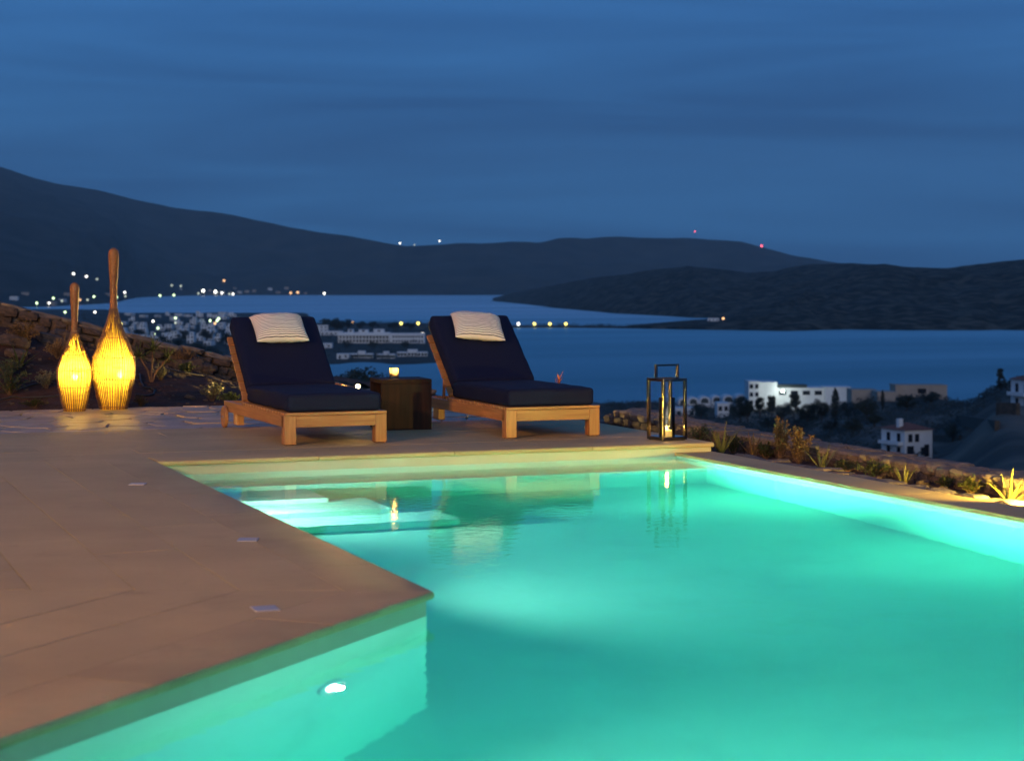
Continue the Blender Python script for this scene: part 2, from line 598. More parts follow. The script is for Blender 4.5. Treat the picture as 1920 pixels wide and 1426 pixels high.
# island hills across the water
R1 = [(905, 566), (930, 557), (960, 549), (1000, 541), (1060, 530), (1120, 518), (1180, 513), (1230, 503), (1290, 498), (1350, 503), (1400, 509), (1450, 506), (1480, 499), (1520, 493), (1600, 492), (1700, 500), (1900, 505), (2200, 505)]
S1 = [(905, 5400), (930, 5150), (1042, 3790), (1151, 3150), (1302, 2750), (1500, 2650), (2200, 2600)]
def isle1(c, r):
    ds = pl(S1, c)
    dr = ds + 950
    d = ds + 950 * r
    zt = zof(pl(R1, c), dr)
    q = far(c, d)
    if r <= 1:
        h = lerp(SEA, zt, r ** .85)
    else:
        h = lerp(zt, SEA - 5, (r - 1))
    k = min(1, r * 5) * min(1, abs(1 - r) * 2.5 + .15) * min(1, (c - 905) / 80)
    h += k * (9 * fbm(q.x * .006, q.y * .006, 1) + 4 * fbm(q.x * .03, q.y * .03, 4, 2))
    if r == 0:
        h = SEA - 3
    return far(c, d, h)
grid('island_hill', frange(905, 2200, 230), frange(0, 2, 44), isle1, M['isle'])
R2 = [(1150, 615), (1183, 609), (1302, 599), (1340, 597), (1400, 577), (1480, 549), (1560, 516), (1600, 498), (1660, 492), (1720, 502), (1780, 500), (1850, 492), (1920, 484), (2050, 474), (2300, 470)]
def isle2(c, r):
    ds = pl([(1150, 2140), (1300, 2070), (1476, 1995), (1584, 2070), (1700, 2030), (1920, 2040), (2300, 2000)], c) + 22 * nz3(c * .02, 3)
    w_ = pl([(1150, 60), (1302, 160), (1400, 420), (1600, 850), (2300, 900)], c)
    dr = ds + w_
    d = ds + w_ * r
    zt = zof(pl(R2, c), dr)
    q = far(c, d)
    h = lerp(SEA + 2, zt, r ** .9) if r <= 1 else lerp(zt, SEA - 5, r - 1)
    k = min(1, r * 5) * min(1, abs(1 - r) * 2.5 + .15) * sstep(1280, 1450, c)
    h += k * (9 * fbm(q.x * .007, q.y * .007, 8) + 4 * fbm(q.x * .035, q.y * .035, 6, 2))
    if r == 0:
        h = SEA - 2
    return far(c, d, h)
grid('peninsula_hill', frange(1150, 2300, 220), frange(0, 2, 44), isle2, M['isle'])
def cause(c, r):
    d = 2150 + r + 14 * math.sin(c * .02)
    return far(c, d, SEA + (1.6 + .8 * nz3(c * .05, r * .1) if 0 < r < 1.6 * 26 else -2))
grid('causeway', frange(800, 1240, 120), [0, 3, 18, 36, 40, 42], cause, M['coast'])

# the hillside below the villa and the flat coast beyond it
ZR = [(22, -2.4), (40, -5), (100, -12.5), (200, -21), (300, -30), (394, -35), (500, -40), (600, -43.4), (700, -45.6), (770, -48), (800, -54), (3200, -60)]
ZRR = [(22, -2.4), (40, -5), (100, -12), (200, -18), (300, -23.5), (394, -25.3), (480, -23.8), (540, -29), (700, -54), (3200, -60)]
ZQ = [(22, -2.4), (40, -5), (100, -12.5), (200, -21), (300, -29.5), (394, -34.6), (500, -36.5), (600, -34.4), (660, -40), (760, -54), (3200, -60)]
ZM = [(22, -2.4), (40, -5), (100, -12.5), (200, -21), (394, -36), (600, -45), (740, -50), (790, -54), (1170, -54), (1215, -48.5), (1500, -45.5), (2200, -46.5), (2330, -48.5), (2400, -54), (3200, -60)]
ZL = [(22, -2.4), (40, -5), (100, -12.5), (200, -21), (394, -36), (600, -44), (900, -46), (2000, -46.5), (2900, -47.5), (3150, -48.5), (3250, -54), (3400, -60)]
ZLL = [(22, -2.4), (40, -5), (100, -12.5), (200, -21), (394, -36), (600, -42), (900, -44), (2000, -45), (3400, -46)]
def ground(c, d):
    d2 = d + min(40, d * .05) * nz3(c * .012, d * .002, 7)
    if c < 560:
        zz = lerp(pl(ZLL, d2), pl(ZL, d2), sstep(190, 250, c))
    elif c < 850:
        zz = lerp(pl(ZL, d2), pl(ZM, d2), sstep(560, 625, c))
    elif c < 1000:
        zz = lerp(pl(ZM, d2), pl(ZR, d2), sstep(850, 900, c))
    else:
        zz = lerp(lerp(pl(ZR, d2), pl(ZQ, d2), sstep(1520, 1640, c)), pl(ZRR, d2), sstep(1740, 1930, c))
    q = far(c, d)
    zz += sstep(150, 350, d) * sstep(-54, -46, zz) * (1.1 * fbm(q.x * .02, q.y * .02, 3) + (.35 * fbm(q.x * .11, q.y * .11, 9, 2) if d < 900 else 0))
    # a heap of bare earth and terraces on the right
    zz += 4.5 * math.exp(-(((c - 1870) / 95) ** 2 + ((d - 330) / 42) ** 2))
    return zz
rows = [22, 30, 40, 60, 90, 130, 180] + frange(220, 820, 90) + frange(840, 3400, 80)
grid('hillside', frange(900, 2300, 260), [r for r in rows if r < 1000], lambda c, d: far(c, d, ground(c, d)), M['earth'])
grid('coastal_land', frange(-500, 900, 220), rows, lambda c, d: far(c, d, ground(c, d)), M['coast'])

# ------------------------------------------------------------------ deck
PAL = (-.33, -.33)
B_ = (0.0, -5.82)
S2 = math.sqrt(.5)
BIS = (-.924, .383)                     # mitre line from B into the deck
YC, YF = 2.84, 5.70                      # crazy paving starts, deck ends
XL, XD = -9.0, 4.26
C_ = (B_[0] - 5.35 * S2, B_[1] - 5.35 * S2)
deck = MB()
deck.prism([(XL, B_[1]), (-.09, B_[1] + .0), (-.09, .03), (-.06, YF - .02), (XL, YF - .02)], -.30, -.032)
deck.prism([(-.06, .06), (XD - .02, .06), (XD - .02, YF - .02), (-.06, YF - .02)], -.30, -.033)
deck.prism([(XL, -16.5), (C_[0] - .12, -16.5), (C_[0] - .12, C_[1]), (-.12, B_[1] - .0), (XL, B_[1])], -.30, -.034)
deck.prism([(C_[0] - .12, -16.5), (7, -16.5), (7, C_[1] - .06), (C_[0] - .12, C_[1] - .06)], -.30, -.031)
deck = tag(deck.build('deck', M['mortar']), kind='structure')

def slab(poly, m, name, top=0.0, th=.030, gap=.0021, b=.0007):
    if len(poly) < 3 or area(poly) < .004:
        return
    poly = inset(poly, gap)
    t = top + rnd.uniform(-.0008, .0008)
    MB().prism(poly, t - th, t, b).build(name, m, deck)

def strip_rows(org, e, f, s0, s1, t0, t1, rw, clips, m=None, lens=(2.6, 3.8), top=0.0):
    """Rows of slabs along direction e, stacked along f."""
    t = t0
    while t < t1 - 1e-4:
        tt = min(t + rw, t1)
        s = s0 - rnd.uniform(0, .9)
        while s < s1:
            l = rnd.uniform(*lens)
            ss = min(s + l, s1)
            a0 = max(s, s0)
            if ss - a0 > .02:
                poly = [(org[0] + e[0] * i + f[0] * j, org[1] + e[1] * i + f[1] * j) for i, j in ((a0, t), (ss, t), (ss, tt), (a0, tt))]
                if area(poly) < 0:
                    poly.reverse()
                for p_, n_ in clips:
                    poly = clip(poly, p_, n_)
                    if len(poly) < 3:
                        break
                else:
                    slab(poly, m or M['slab'], 'slab', top)
            s = ss if ss < s1 else s1 + 1
        t = tt
up = (-BIS[1], BIS[0])
up = (up[0] * (1 if up[1] > 0 else -1), abs(up[1])) if up[1] > 0 else (-up[0], -up[1])
nup = (.383, .924)
# rows along the left pool edge
strip_rows((0, 0), (0, 1), (-1, 0), -10, .33, .33, 6.1, .385, [(B_, nup)])
# rows along the near pool edge
strip_rows(B_, (-S2, -S2), (-S2, S2), -6, 7.6, .33, 6.5, .385, [(B_, (-nup[0], -nup[1])), ((XL, 0), (1, 0))])
# rows between pool and crazy paving
strip_rows((0, 0), (1, 0), (0, 1), -6.1, XD, .33, YC, .3586, [])
# deck round the camera
strip_rows((C_[0], C_[1]), (1, 0), (0, -1), .3, 9, .36, 5.5, .385, [((7, 0), (-1, 0))])
# coping stones with a rounded, slightly worn nose that overhangs the pool
def coping(a, e, f, l0, l1, wd=.33, over=.0, clips=(), name='coping_stone', top=0.0, th=.034):
    s = l0
    while s < l1 - .01:
        ss = min(s + rnd.uniform(.9, 1.15), l1)
        if l1 - ss < .25:
            ss = l1
        g = .0024
        # cross-section: rounded pool-side nose
        sec = [(wd, -th), (wd, 0), (.016, 0), (.006, -.003), (0, -.012), (0, -.023), (.006, -.032), (.014, -th)]
        nseg = 7
        vs, fs = [], []
        for k in range(nseg):
            q_ = lerp(s + g, ss - g, k / (nseg - 1))
            for i, (t_, z_) in enumerate(sec):
                wob = .0022 * nz3(q_ * 7, i * .1, a[0]) if i > 1 else 0
                x_, y_ = a[0] + e[0] * q_ + f[0] * (t_ + wob), a[1] + e[1] * q_ + f[1] * (t_ + wob)
                vs.append((x_, y_, top + z_))
        m_ = len(sec)
        for k in range(nseg - 1):
            for i in range(m_):
                fs.append((k * m_ + i, k * m_ + (i + 1) % m_, (k + 1) * m_ + (i + 1) % m_, (k + 1) * m_ + i))
        fs += [tuple(range(m_)), tuple(reversed(range((nseg - 1) * m_, nseg * m_)))]
        for p_, n_ in clips:
            for i, q_ in enumerate(vs):
                d_ = (q_[0] - p_[0]) * n_[0] + (q_[1] - p_[1]) * n_[1]
                if d_ < 0:
                    k_ = -d_ / (e[0] * n_[0] + e[1] * n_[1])
                    vs[i] = (q_[0] + e[0] * k_, q_[1] + e[1] * k_, q_[2])
        bm = bmesh.new()
        bv = [bm.verts.new(q_) for q_ in vs]
        for f_ in fs:
            bm.faces.new([bv[i] for i in f_])
        bmesh.ops.recalc_face_normals(bm, faces=bm.faces[:])
        me = bpy.data.meshes.new(name)
        bm.to_mesh(me)
        bm.free()
        me.shade_smooth()
        me.set_sharp_from_angle(angle=R(35))
        link(name, me, M['coping'], deck)
        s = ss
coping((0, 0), (0, 1), (-1, 0), B_[1] - .14, .33, clips=[(B_, nup)])
coping(B_, (-S2, -S2), (-S2, S2), -.14, 5.5, clips=[(B_, (-nup[0], -nup[1]))])
coping((0, 0), (1, 0), (0, 1), .002, XD)
coping((C_[0] + .1, C_[1]), (1, 0), (0, -1), .0, 8.0, wd=.36)

# crazy paving: irregular flagstones
pts = []
tries = 0
while tries < 6000 and len(pts) < 190:
    tries += 1
    q = (rnd.uniform(-3.2, 4.5), rnd.uniform(YC - .2, YF + .2))
    if all(math.hypot(q[0] - a[0], (q[1] - a[1])) > .31 for a in pts):
        pts.append(q)
for i, q in enumerate(pts):
    poly = [(-3.2, YC), (XD, YC), (XD, YF), (-3.2, YF)]
    for j, o in enumerate(pts):
        if i != j and math.hypot(q[0] - o[0], q[1] - o[1]) < 1.6:
            mx, my = (q[0] + o[0]) / 2, (q[1] + o[1]) / 2
            poly = clip(poly, (mx, my), (q[0] - o[0], q[1] - o[1]))
            if len(poly) < 3:
                break
    if len(poly) < 3 or area(poly) < .01:
        continue
    poly = inset(poly, .009)
    # knock the corners off
    pp = []
    for k, a in enumerate(poly):
        b0, b1 = poly[k - 1], poly[(k + 1) % len(poly)]
        c_ = rnd.uniform(.06, .16)
        pp += [(lerp(a[0], b0[0], c_), lerp(a[1], b0[1], c_)), (lerp(a[0], b1[0], c_), lerp(a[1], b1[1], c_))]
    t = rnd.uniform(-.006, .004)
    MB().prism(pp, -.031, t, .006).build('flagstone', M['flag'], deck)
# plain paving further left, out of view
strip_rows((0, 0), (1, 0), (0, 1), XL, -3.2, YC, YF, .5, [])

# flush frosted plates beside the pool edge
for px, py, lab in ((258, 906, 'farthest'), (465, 1010, 'middle'), (497, 1139, 'nearest')):
    c = at(px, py, .004)
    d = MB()
    a_ = R(-20 if lab != 'nearest' else -2)
    mm = Matrix.Translation((c.x, c.y, 0)) @ Matrix.Rotation(a_, 4, 'Z')
    d.bbox(-.047, .047, -.055, .055, -.01, .004, .002, mm)
    o = d.build('deck_plate', M['frost'])
    tag(o, f'small pale plate set flush in the stone deck, {lab} of three from the camera' if lab == 'middle' else f'small pale plate set flush in the stone deck, the {lab} of three', 'deck plate', 'pale plates in the deck beside the pool')

# ------------------------------------------------------------------ pool
WZ = -.10
XR = 3.955
def floor_z(x, y):
    return WZ - lerp(1.28, 1.62, min(1, max(0, (-y - 2.0) / 5.5)))
AW, BW = (-.03, .03), (-.03 - .0, B_[1] + .012)
CW = (C_[0] - .02, C_[1] + .02 - .03)
PW = [(-.03, .03), (-.03, B_[1] + .0124), (C_[0] - .0212, C_[1] + .0212), (C_[0] - .0212, C_[1] - .03), (XR, C_[1] - .03), (XR, .03)]   # wall faces, clockwise seen from above
def subdiv_wall(mb, a, b, z0f, z1):
    n_ = 10
    for i in range(n_):
        p0 = (lerp(a[0], b[0], i / n_), lerp(a[1], b[1], i / n_))
        p1 = (lerp(a[0], b[0], (i + 1) / n_), lerp(a[1], b[1], (i + 1) / n_))
        mb.add([(*p0, z0f(*p0)), (*p1, z0f(*p1)), (*p1, z1), (*p0, z1)], [(0, 1, 2, 3)])
pool = MB()
for i, a in enumerate(PW):
    b = PW[(i + 1) % len(PW)]
    subdiv_wall(pool, a, b, lambda x, y: floor_z(x, y) - .02, WZ - .0 if i != 4 else -.092)
pool = tag(pool.build('pool_basin', M['plaster']), kind='structure')
for i, a in enumerate(PW):
    if i == 4:
        continue
    b = PW[(i + 1) % len(PW)]
    bd = MB()
    subdiv_wall(bd, a, b, lambda x, y: WZ, -.0335)
    bd.build('waterline_band', M['band'], pool)
fl = MB()
ny = 24
for i in range(ny):
    y0, y1 = lerp(C_[1] - .1, .06, i / ny), lerp(C_[1] - .1, .06, (i + 1) / ny)
    fl.add([(-4.2, y0, floor_z(0, y0)), (XR + .05, y0, floor_z(0, y0)), (XR + .05, y1, floor_z(0, y1)), (-4.2, y1, floor_z(0, y1))], [(0, 1, 2, 3)])
fl.build('pool_floor', M['plaster'], pool)
MB().bbox(-.06, XR + .03, -.47, .06, floor_z(0, 0) - .02, WZ - .38, .012).build('bench', M['plaster'], pool)
for x1, y0, y1, dp in ((.92, -1.03, -.46, .60), (1.22, -1.47, -.86, .81), (1.53, -1.86, -1.37, 1.02)):
    MB().bbox(-.06, x1, y0, y1, floor_z(0, 0) - .02, WZ - dp, .012).build('step', M['plaster'], pool)
# low wall on the right with a flat coping, nearly level with the water
rw = MB()
rw.box(XR + .004, 4.262, C_[1] - .03, .055, -1.9, -.0925)
rw = tag(rw.build('pool_side_wall', M['plaster']), kind='structure')
s = C_[1]
while s < .05:
    ss = min(.05, s + rnd.uniform(.95, 1.2))
    if .05 - ss < .3:
        ss = .05
    MB().bbox(3.94, 4.262, s + .0015, ss - .0015, -.0915, -.07, .004).build('coping_stone', M['coping'], rw)
    s = ss
# riser that closes the deck end above the side wall
MB().box(-.02, XD - .012, .034, .058, -.30, -.0345).build('deck_riser', M['band'], deck)
MB().box(XD - .030, XD - .012, .06, YF - .03, -.42, -.0345).build('deck_side', M['plaster'], deck)

# water body
wm = bpy.data.materials.new('pool_water')
wm.use_nodes = True
n = wm.node_tree
n.nodes.clear()
g = n.nodes.new('ShaderNodeBsdfRefraction')
g.inputs['IOR'].default_value = 1.33
g.inputs['Roughness'].default_value = 0.0
gl = n.nodes.new('ShaderNodeBsdfGlossy')
gl.inputs['Roughness'].default_value = 0.02
gl = n.nodes.new('ShaderNodeBsdfGlass')
gl.inputs['IOR'].default_value = 1.33
gl.inputs['Roughness'].default_value = 0.0
va = n.nodes.new('ShaderNodeVolumeAbsorption')
va.inputs['Color'].default_value = (.02, .968, .862, 1)
va.inputs['Density'].default_value = .50
o_ = n.nodes.new('ShaderNodeOutputMaterial')
t = n.nodes.new('ShaderNodeTexCoord')
z = n.nodes.new('ShaderNodeTexNoise')
z.inputs['Scale'].default_value = 11.0
z.inputs['Detail'].default_value = 3
b = n.nodes.new('ShaderNodeBump')
b.inputs['Strength'].default_value = .35
b.inputs['Distance'].default_value = .004
n.links.new(t.outputs['Object'], z.inputs['Vector'])
n.links.new(z.outputs[0], b.inputs['Height'])
n.links.new(b.outputs[0], gl.inputs['Normal'])
n.links.new(gl.outputs[0], o_.inputs['Surface'])
vs_ = n.nodes.new('ShaderNodeVolumeScatter')
vs_.inputs['Color'].default_value = (.7, 1.0, .9, 1)
vs_.inputs['Density'].default_value = .003
av = n.nodes.new('ShaderNodeAddShader')
n.links.new(va.outputs[0], av.inputs[0])
n.links.new(vs_.outputs[0], av.inputs[1])
n.links.new(av.outputs[0], o_.inputs['Volume'])
wp = [(PW[0][0] - .012, .042), (-.042, B_[1] + .017), (C_[0] - .038, C_[1] + .0212), (C_[0] - .038, C_[1] - .042), (XR + .0025, C_[1] - .042), (XR + .0025, .042)]
wp.reverse()
wb = MB()
n_ = len(wp)
wb.add([(p_[0], p_[1], -2.1) for p_ in wp] + [(p_[0], p_[1], WZ) for p_ in wp],
       [tuple(reversed(range(n_))), tuple(range(n_, 2 * n_))] + [(i, (i + 1) % n_, n_ + (i + 1) % n_, n_ + i) for i in range(n_)])
wo_ = wb.build('pool_water', wm)
bm = bmesh.new()
bm.from_mesh(wo_.data)
bmesh.ops.recalc_face_normals(bm, faces=bm.faces[:])
bm.to_mesh(wo_.data)
bm.free()
tag(wo_, kind='structure')

UP = R(4)
def pool_lamp(loc, nrm, label, wide, beam, up=R(0), cone=150):
    nrm = Vector((nrm[0], nrm[1], 0)).normalized()
    o = thing('pool_lamp', label, 'pool lamp', loc, 0, 'round underwater pool lamps')
    o.rotation_euler = nrm.to_track_quat('Z', 'Y').to_euler()
    MB().lathe([(.070, -.005), (.094, -.005), (.096, .004), (.090, .012), (.074, .016), (.070, .010)], 32, close=False).build('ring', M['white'], o, 40)
    MB().lathe([(.070, .002), (.050, .004), (.043, .003)], 24, close=False).build('reflector', M['white'], o, 60)
    MB().lathe([(.042, .003), (.036, .008), (.020, .011), (.002, .012)], 24).build('lens', M['lens'], o, 60)
    for power, size, blend in ((wide, cone, 1.0), (beam, 46, 1.0)):
        ld = bpy.data.lights.new('pool_lamp_light', 'SPOT')
        ld.energy = power
        ld.color = (1.0, .97, .86) if size > 100 else (1.0, .90, .70)
        ld.spot_size = R(size)
        ld.spot_blend = blend
        ld.shadow_soft_size = .024
        lo = bpy.data.objects.new('pool_lamp_light', ld)
        COL.objects.link(lo)
        lo.parent = o
        lo.location = (0, 0, .03)
        lo.rotation_euler = (R(180) if size > 100 else R(180) - up, 0, 0)
    return o
pool_lamp((-.03 - .548, -6.36 - .005, -.66), (S2, -S2), 'round lit underwater lamp in the near pool wall below the deck corner', 80, 110)
pool_lamp((-.03, -1.62, -.56), (1, 0), 'underwater lamp above the pool steps, hidden under the deck edge', 260, 3900, UP)
pool_lamp((-.03, -4.10, -.66), (1, 0), 'underwater lamp under the long deck edge nearest the deck corner', 235, 2500, UP, 122)
pool_lamp((1.25, C_[1] - .03, -.62), (0, 1), 'underwater lamp in the near pool wall below the camera', 540, 430)

# ------------------------------------------------------------------ garden ground and walls
def wall_top(x):
    return pl([(-6, 2.2), (-.124, 1.02), (2.43, .38), (4.09, -.03), (6, -.06)], x)
def bed(x, y):
    """Soil height of the planted bank behind the deck."""
    foot = wall_top(x) - .26
    z_ = lerp(-.05, foot, sstep(YF - .1, 8.5, y))
    z_ += .035 * fbm(x * 2.3, y * 2.3, 1) * sstep(YF, YF + .4, y) + .012 * fbm(x * 11, y * 11, 4, 2)
    return z_
def gridxy(name, x0, x1, nx, y0, y1, ny_, fn, m):
    vs = [(lerp(x0, x1, i / nx), lerp(y0, y1, j / ny_), fn(lerp(x0, x1, i / nx), lerp(y0, y1, j / ny_))) for j in range(ny_ + 1) for i in range(nx + 1)]
    fs = [(j * (nx + 1) + i, j * (nx + 1) + i + 1, (j + 1) * (nx + 1) + i + 1, (j + 1) * (nx + 1) + i) for j in range(ny_) for i in range(nx)]
    me = bpy.data.meshes.new(name)
    me.from_pydata(vs, [], fs)
    me.shade_smooth()
    return tag(link(name, me, m), kind='structure')
gridxy('garden_soil', -6, 5.0, 200, YF - .03, 8.6, 60, bed, M['soil'])
def bed2(x, y):
    return -.135 + .02 * fbm(x * 3, y * 3, 2) + .012 * fbm(x * 12, y * 12, 5, 2) - (.05 if x > 4.9 else 0)
gridxy('garden_strip_soil', 4.24, 5.02, 16, C_[1], YF - .02, 180, bed2, M['soil'])
def bed3(x, y):
    return lerp(-.16, -2.2, sstep(5.0, 9.5, x)) + .05 * fbm(x * 2, y * 2, 6)
gridxy('garden_slope_soil', 5.0, 9.5, 40, C_[1] - 3, 14, 90, bed3, M['soil'])
def bed4(x, y):
    return lerp(wall_top(x) - .5, -3.0, sstep(8.6, 13, y)) + .05 * fbm(x * 2, y * 2, 6)
gridxy('garden_back_slope_soil', -6, 5.05, 60, 8.55, 14, 30, bed4, M['soil'])

def stone_mesh(seed, kind='block'):
    r_ = random.Random(seed)
    bm = bmesh.new()
    bmesh.ops.create_cube(bm, size=1)
    bmesh.ops.subdivide_edges(bm, edges=bm.edges[:], cuts=3, use_grid_fill=True)
    for q in bm.verts:
        c = q.co.copy()
        l = max(1e-6, c.length)
        e = 5.0 if kind == 'block' else 3.2
        k = .5 / (abs(c.x) ** e + abs(c.y) ** e + abs(c.z) ** e) ** (1 / e)
        c *= k
        c += Vector((nz3(c.x * 2.3, c.y * 2.3, c.z * 2.3 + seed * 7.7), nz3(c.y * 2.3 + 5, c.z * 2.3, c.x * 2.3 + seed), nz3(c.z * 2.3 + 9, c.x * 2.3, c.y * 2.3 + seed * 3))) * (.13 if kind == 'block' else .22)
        c += Vector((nz3(c.x * 6, c.y * 6, c.z * 6 + seed), nz3(c.y * 6 + 5, c.z * 6, c.x * 6 + seed), nz3(c.z * 6 + 9, c.x * 6, c.y * 6))) * .05
        q.co = c
    me = bpy.data.meshes.new('stone')
    bm.to_mesh(me)
    bm.free()
    me.shade_smooth()
    me.set_sharp_from_angle(angle=R(24))
    return me
BLOCK = [stone_mesh(i) for i in range(14)]
ROUND = [stone_mesh(i + 40, 'round') for i in range(10)]
for me in BLOCK + ROUND:
    me.materials.append(M['rock'])
CAPS = [stone_mesh(i + 90) for i in range(10)]
for me in CAPS:
    me.materials.append(M['cap'])

def put(me, name, loc, size, rot, parent):
    o = bpy.data.objects.new(name, me)
    COL.objects.link(o)
    o.parent = parent
    o.location = loc
    o.scale = size
    o.rotation_euler = rot
    return o

# stone wall along the top of the planted bank
core = MB()
xs = frange(-6, 4.75, 40)
for a, b in zip(xs, xs[1:]):
    za, zb = wall_top(a) - .09, wall_top(b) - .09
    core.add([(a, 8.42, za - 1.1), (b, 8.42, zb - 1.1), (b, 8.42, zb), (a, 8.42, za), (a, 8.70, za - 1.3), (b, 8.70, zb - 1.3), (b, 8.70, zb), (a, 8.70, za)], [(0, 1, 2, 3), (3, 2, 6, 7), (5, 4, 7, 6)])
bw = tag(core.build('stone_wall', M['mortar']), 'low rubble stone wall running down along the top of the planted bank', 'stone wall')
x = -2.2
while x < 4.75:
    l = rnd.uniform(.16, .36)
    slope = math.atan((wall_top(x + l) - wall_top(x)) / l)
    zt = wall_top(x + l / 2)
    put(rnd.choice(CAPS), 'cap_stone', (x + l / 2, 8.55 + rnd.uniform(-.02, .02), zt - .045 + rnd.uniform(-.012, .012)), (l * 1.06, .42 + rnd.uniform(-.03, .05), .075), (rnd.uniform(-.04, .04), -slope + rnd.uniform(-.05, .05), rnd.uniform(-.06, .06)), bw)
    x += l * .97
for k in range(4):
    x = -2.2 + rnd.uniform(0, .2)
    while x < 4.7:
        l = rnd.uniform(.09, .25)
        h = rnd.uniform(.07, .11)
        put(rnd.choice(BLOCK), 'stone', (x + l / 2, 8.40 + rnd.uniform(-.03, .02), wall_top(x + l / 2) - .11 - .085 * k + rnd.uniform(-.015, .015)), (l * .98, .16, h), (rnd.uniform(-.1, .1), rnd.uniform(-.12, .12) + .2, rnd.uniform(-.08, .08)), bw)
        x += l

# stone wall beyond the narrow bed on the right
W0, W1 = 4.84, 5.17
def wt2(y):
    return pl([(-10, -.03), (-2, -.02), (1.5, .0), (3.3, .045)], y) + .006 * nz3(y * 2, 1)
core = MB()
core.box(W0 + .03, W1 - .03, -9.5, 3.22, -2.0, -.11)
gw = tag(core.build('stone_wall', M['mortar']), 'long low stone wall with flat cap stones beyond the narrow garden strip', 'stone wall')
y = -6.2
while y < 3.15:
    l = rnd.uniform(.11, .26)
    l = min(l, 3.25 - y)
    if rnd.random() < .3:
        put(rnd.choice(CAPS), 'cap_stone', ((W0 + W1) / 2 + rnd.uniform(-.01, .015), y + l / 2, wt2(y + l / 2) - .03 + rnd.uniform(-.006, .006)), (.37 + rnd.uniform(-.02, .03), l * 1.0, .075), (rnd.uniform(-.03, .03), rnd.uniform(-.03, .03), rnd.uniform(-.05, .05)), gw)
    else:
        k = rnd.uniform(.38, .62)
        for a, b in ((0, k), (k, 1)):
            put(rnd.choice(CAPS), 'cap_stone', (lerp(W0 - .01, W1 + .01, (a + b) / 2), y + l / 2 + rnd.uniform(-.02, .02), wt2(y + l / 2) - .03 + rnd.uniform(-.008, .008)), (.365 * (b - a), l * 1.0, .075), (rnd.uniform(-.04, .04), rnd.uniform(-.04, .04), rnd.uniform(-.08, .08)), gw)
    y += l * .985
for k in range(2):
    y = -6.2
    while y < 3.15:
        l = rnd.uniform(.10, .24)
        put(rnd.choice(BLOCK), 'stone', (W0 + .02 + rnd.uniform(-.012, .012), y + l / 2, wt2(y) - .095 - .075 * k), (.12, l * .98, .08), (rnd.uniform(-.1, .1), rnd.uniform(-.1, .1), rnd.uniform(-.06, .06)), gw)
        y += l
for k in range(3):
    for j in range(3):
        put(rnd.choice(BLOCK), 'stone', (W0 + .06 + .115 * j, 3.22, .0 - .045 - .08 * k), (.125, .12, .085), (rnd.uniform(-.1, .1), rnd.uniform(-.1, .1), 0), gw)

# flat stones bedded along the pool side wall
ed = thing('stone_edging', 'broken flat stones bedded along the outer edge of the pool coping', 'stone edging', (4.40, -2, -.13))
y = -5.6
while y < -.25:
    l = rnd.uniform(.16, .46)
    wd = rnd.uniform(.13, .25)
    put(rnd.choice(CAPS), 'flat_stone', (4.335 + wd / 2 - 4.40 + rnd.uniform(-.03, .03), y + l / 2 + 2, .012 + rnd.uniform(-.012, .014)), (wd, l, .055), (rnd.uniform(-.06, .06), rnd.uniform(-.06, .06), rnd.uniform(-.35, .35)), ed)
    y += l * rnd.uniform(.8, 1.05)
for k in range(26):
    s_ = rnd.uniform(.025, .07)
    put(rnd.choice(ROUND), 'pebble', (rnd.uniform(-.08, .40), rnd.uniform(-3.4, 1.9), .01), (s_ * 1.4, s_, s_ * .7), (0, 0, rnd.uniform(0, 3)), ed)

# loose stones on the bank
for k, (px, py, sz, lab) in enumerate(((25, 645, .26, 'large pale boulder low on the planted bank at the far left'), (52, 618, .30, 'broad flat rock on the bank under the left end of the wall'), (95, 642, .24, 'rectangular brown block lying on the bank behind the small wicker lamp'), (355, 745, .07, 'small stone on the red soil right of the tall wicker lamp'), (30, 668, .2, 'half-buried rock on the red soil at the left edge'), (60, 625, .22, 'rounded grey rock beside the flat rock on the bank'), (345, 688, .3, 'long flat stone lying on the bank behind the left lounger'), (385, 692, .22, 'wedge of stone below the wall behind the left lounger'), (300, 644, .24, 'upright boulder against the wall right of the tall wicker lamp'))):
    # march down the view ray until it meets the bank
    d = 18.0
    while d < 23.5:
        q = CAM + FWD * d + RGT * ((px - 960) / FPX * d)
        zz = zof(py, d)
        if q.y > YF and zz < bed(q.x, q.y):
            break
        d += .02
    o = put(ROUND[k % 10] if k not in (2, 6) else BLOCK[k], 'garden_rock', (q.x, min(q.y, 8.2), bed(q.x, min(q.y, 8.2)) + sz * .08), (sz * 1.25, sz * .8, sz * .55), (rnd.uniform(-.2, .2), rnd.uniform(-.1, .3), rnd.uniform(-.4, .4)), None)
    tag(o, lab, 'rock', 'loose rocks on the planted bank')
for k in range(160):
    pass
gm = MB()
for k in range(420):
    x_, y_ = rnd.uniform(-2.4, 4.6), rnd.uniform(YF + .05, 8.2)
    s_ = rnd.uniform(.012, .045)
    me = ROUND[k % 10]
    z_ = bed(x_, y_)
    ro = Matrix.Rotation(rnd.uniform(0, 6), 3, 'Z')
    gm.add([Vector((x_, y_, z_)) + ro @ Vector((q.co.x * s_ * 1.3, q.co.y * s_, q.co.z * s_ * .8)) for q in me.vertices], [tuple(f.vertices) for f in me.polygons])
tag(gm.build('gravel', M['rock']), 'small stones and clods strewn over the red soil bank', 'gravel', kind='stuff')

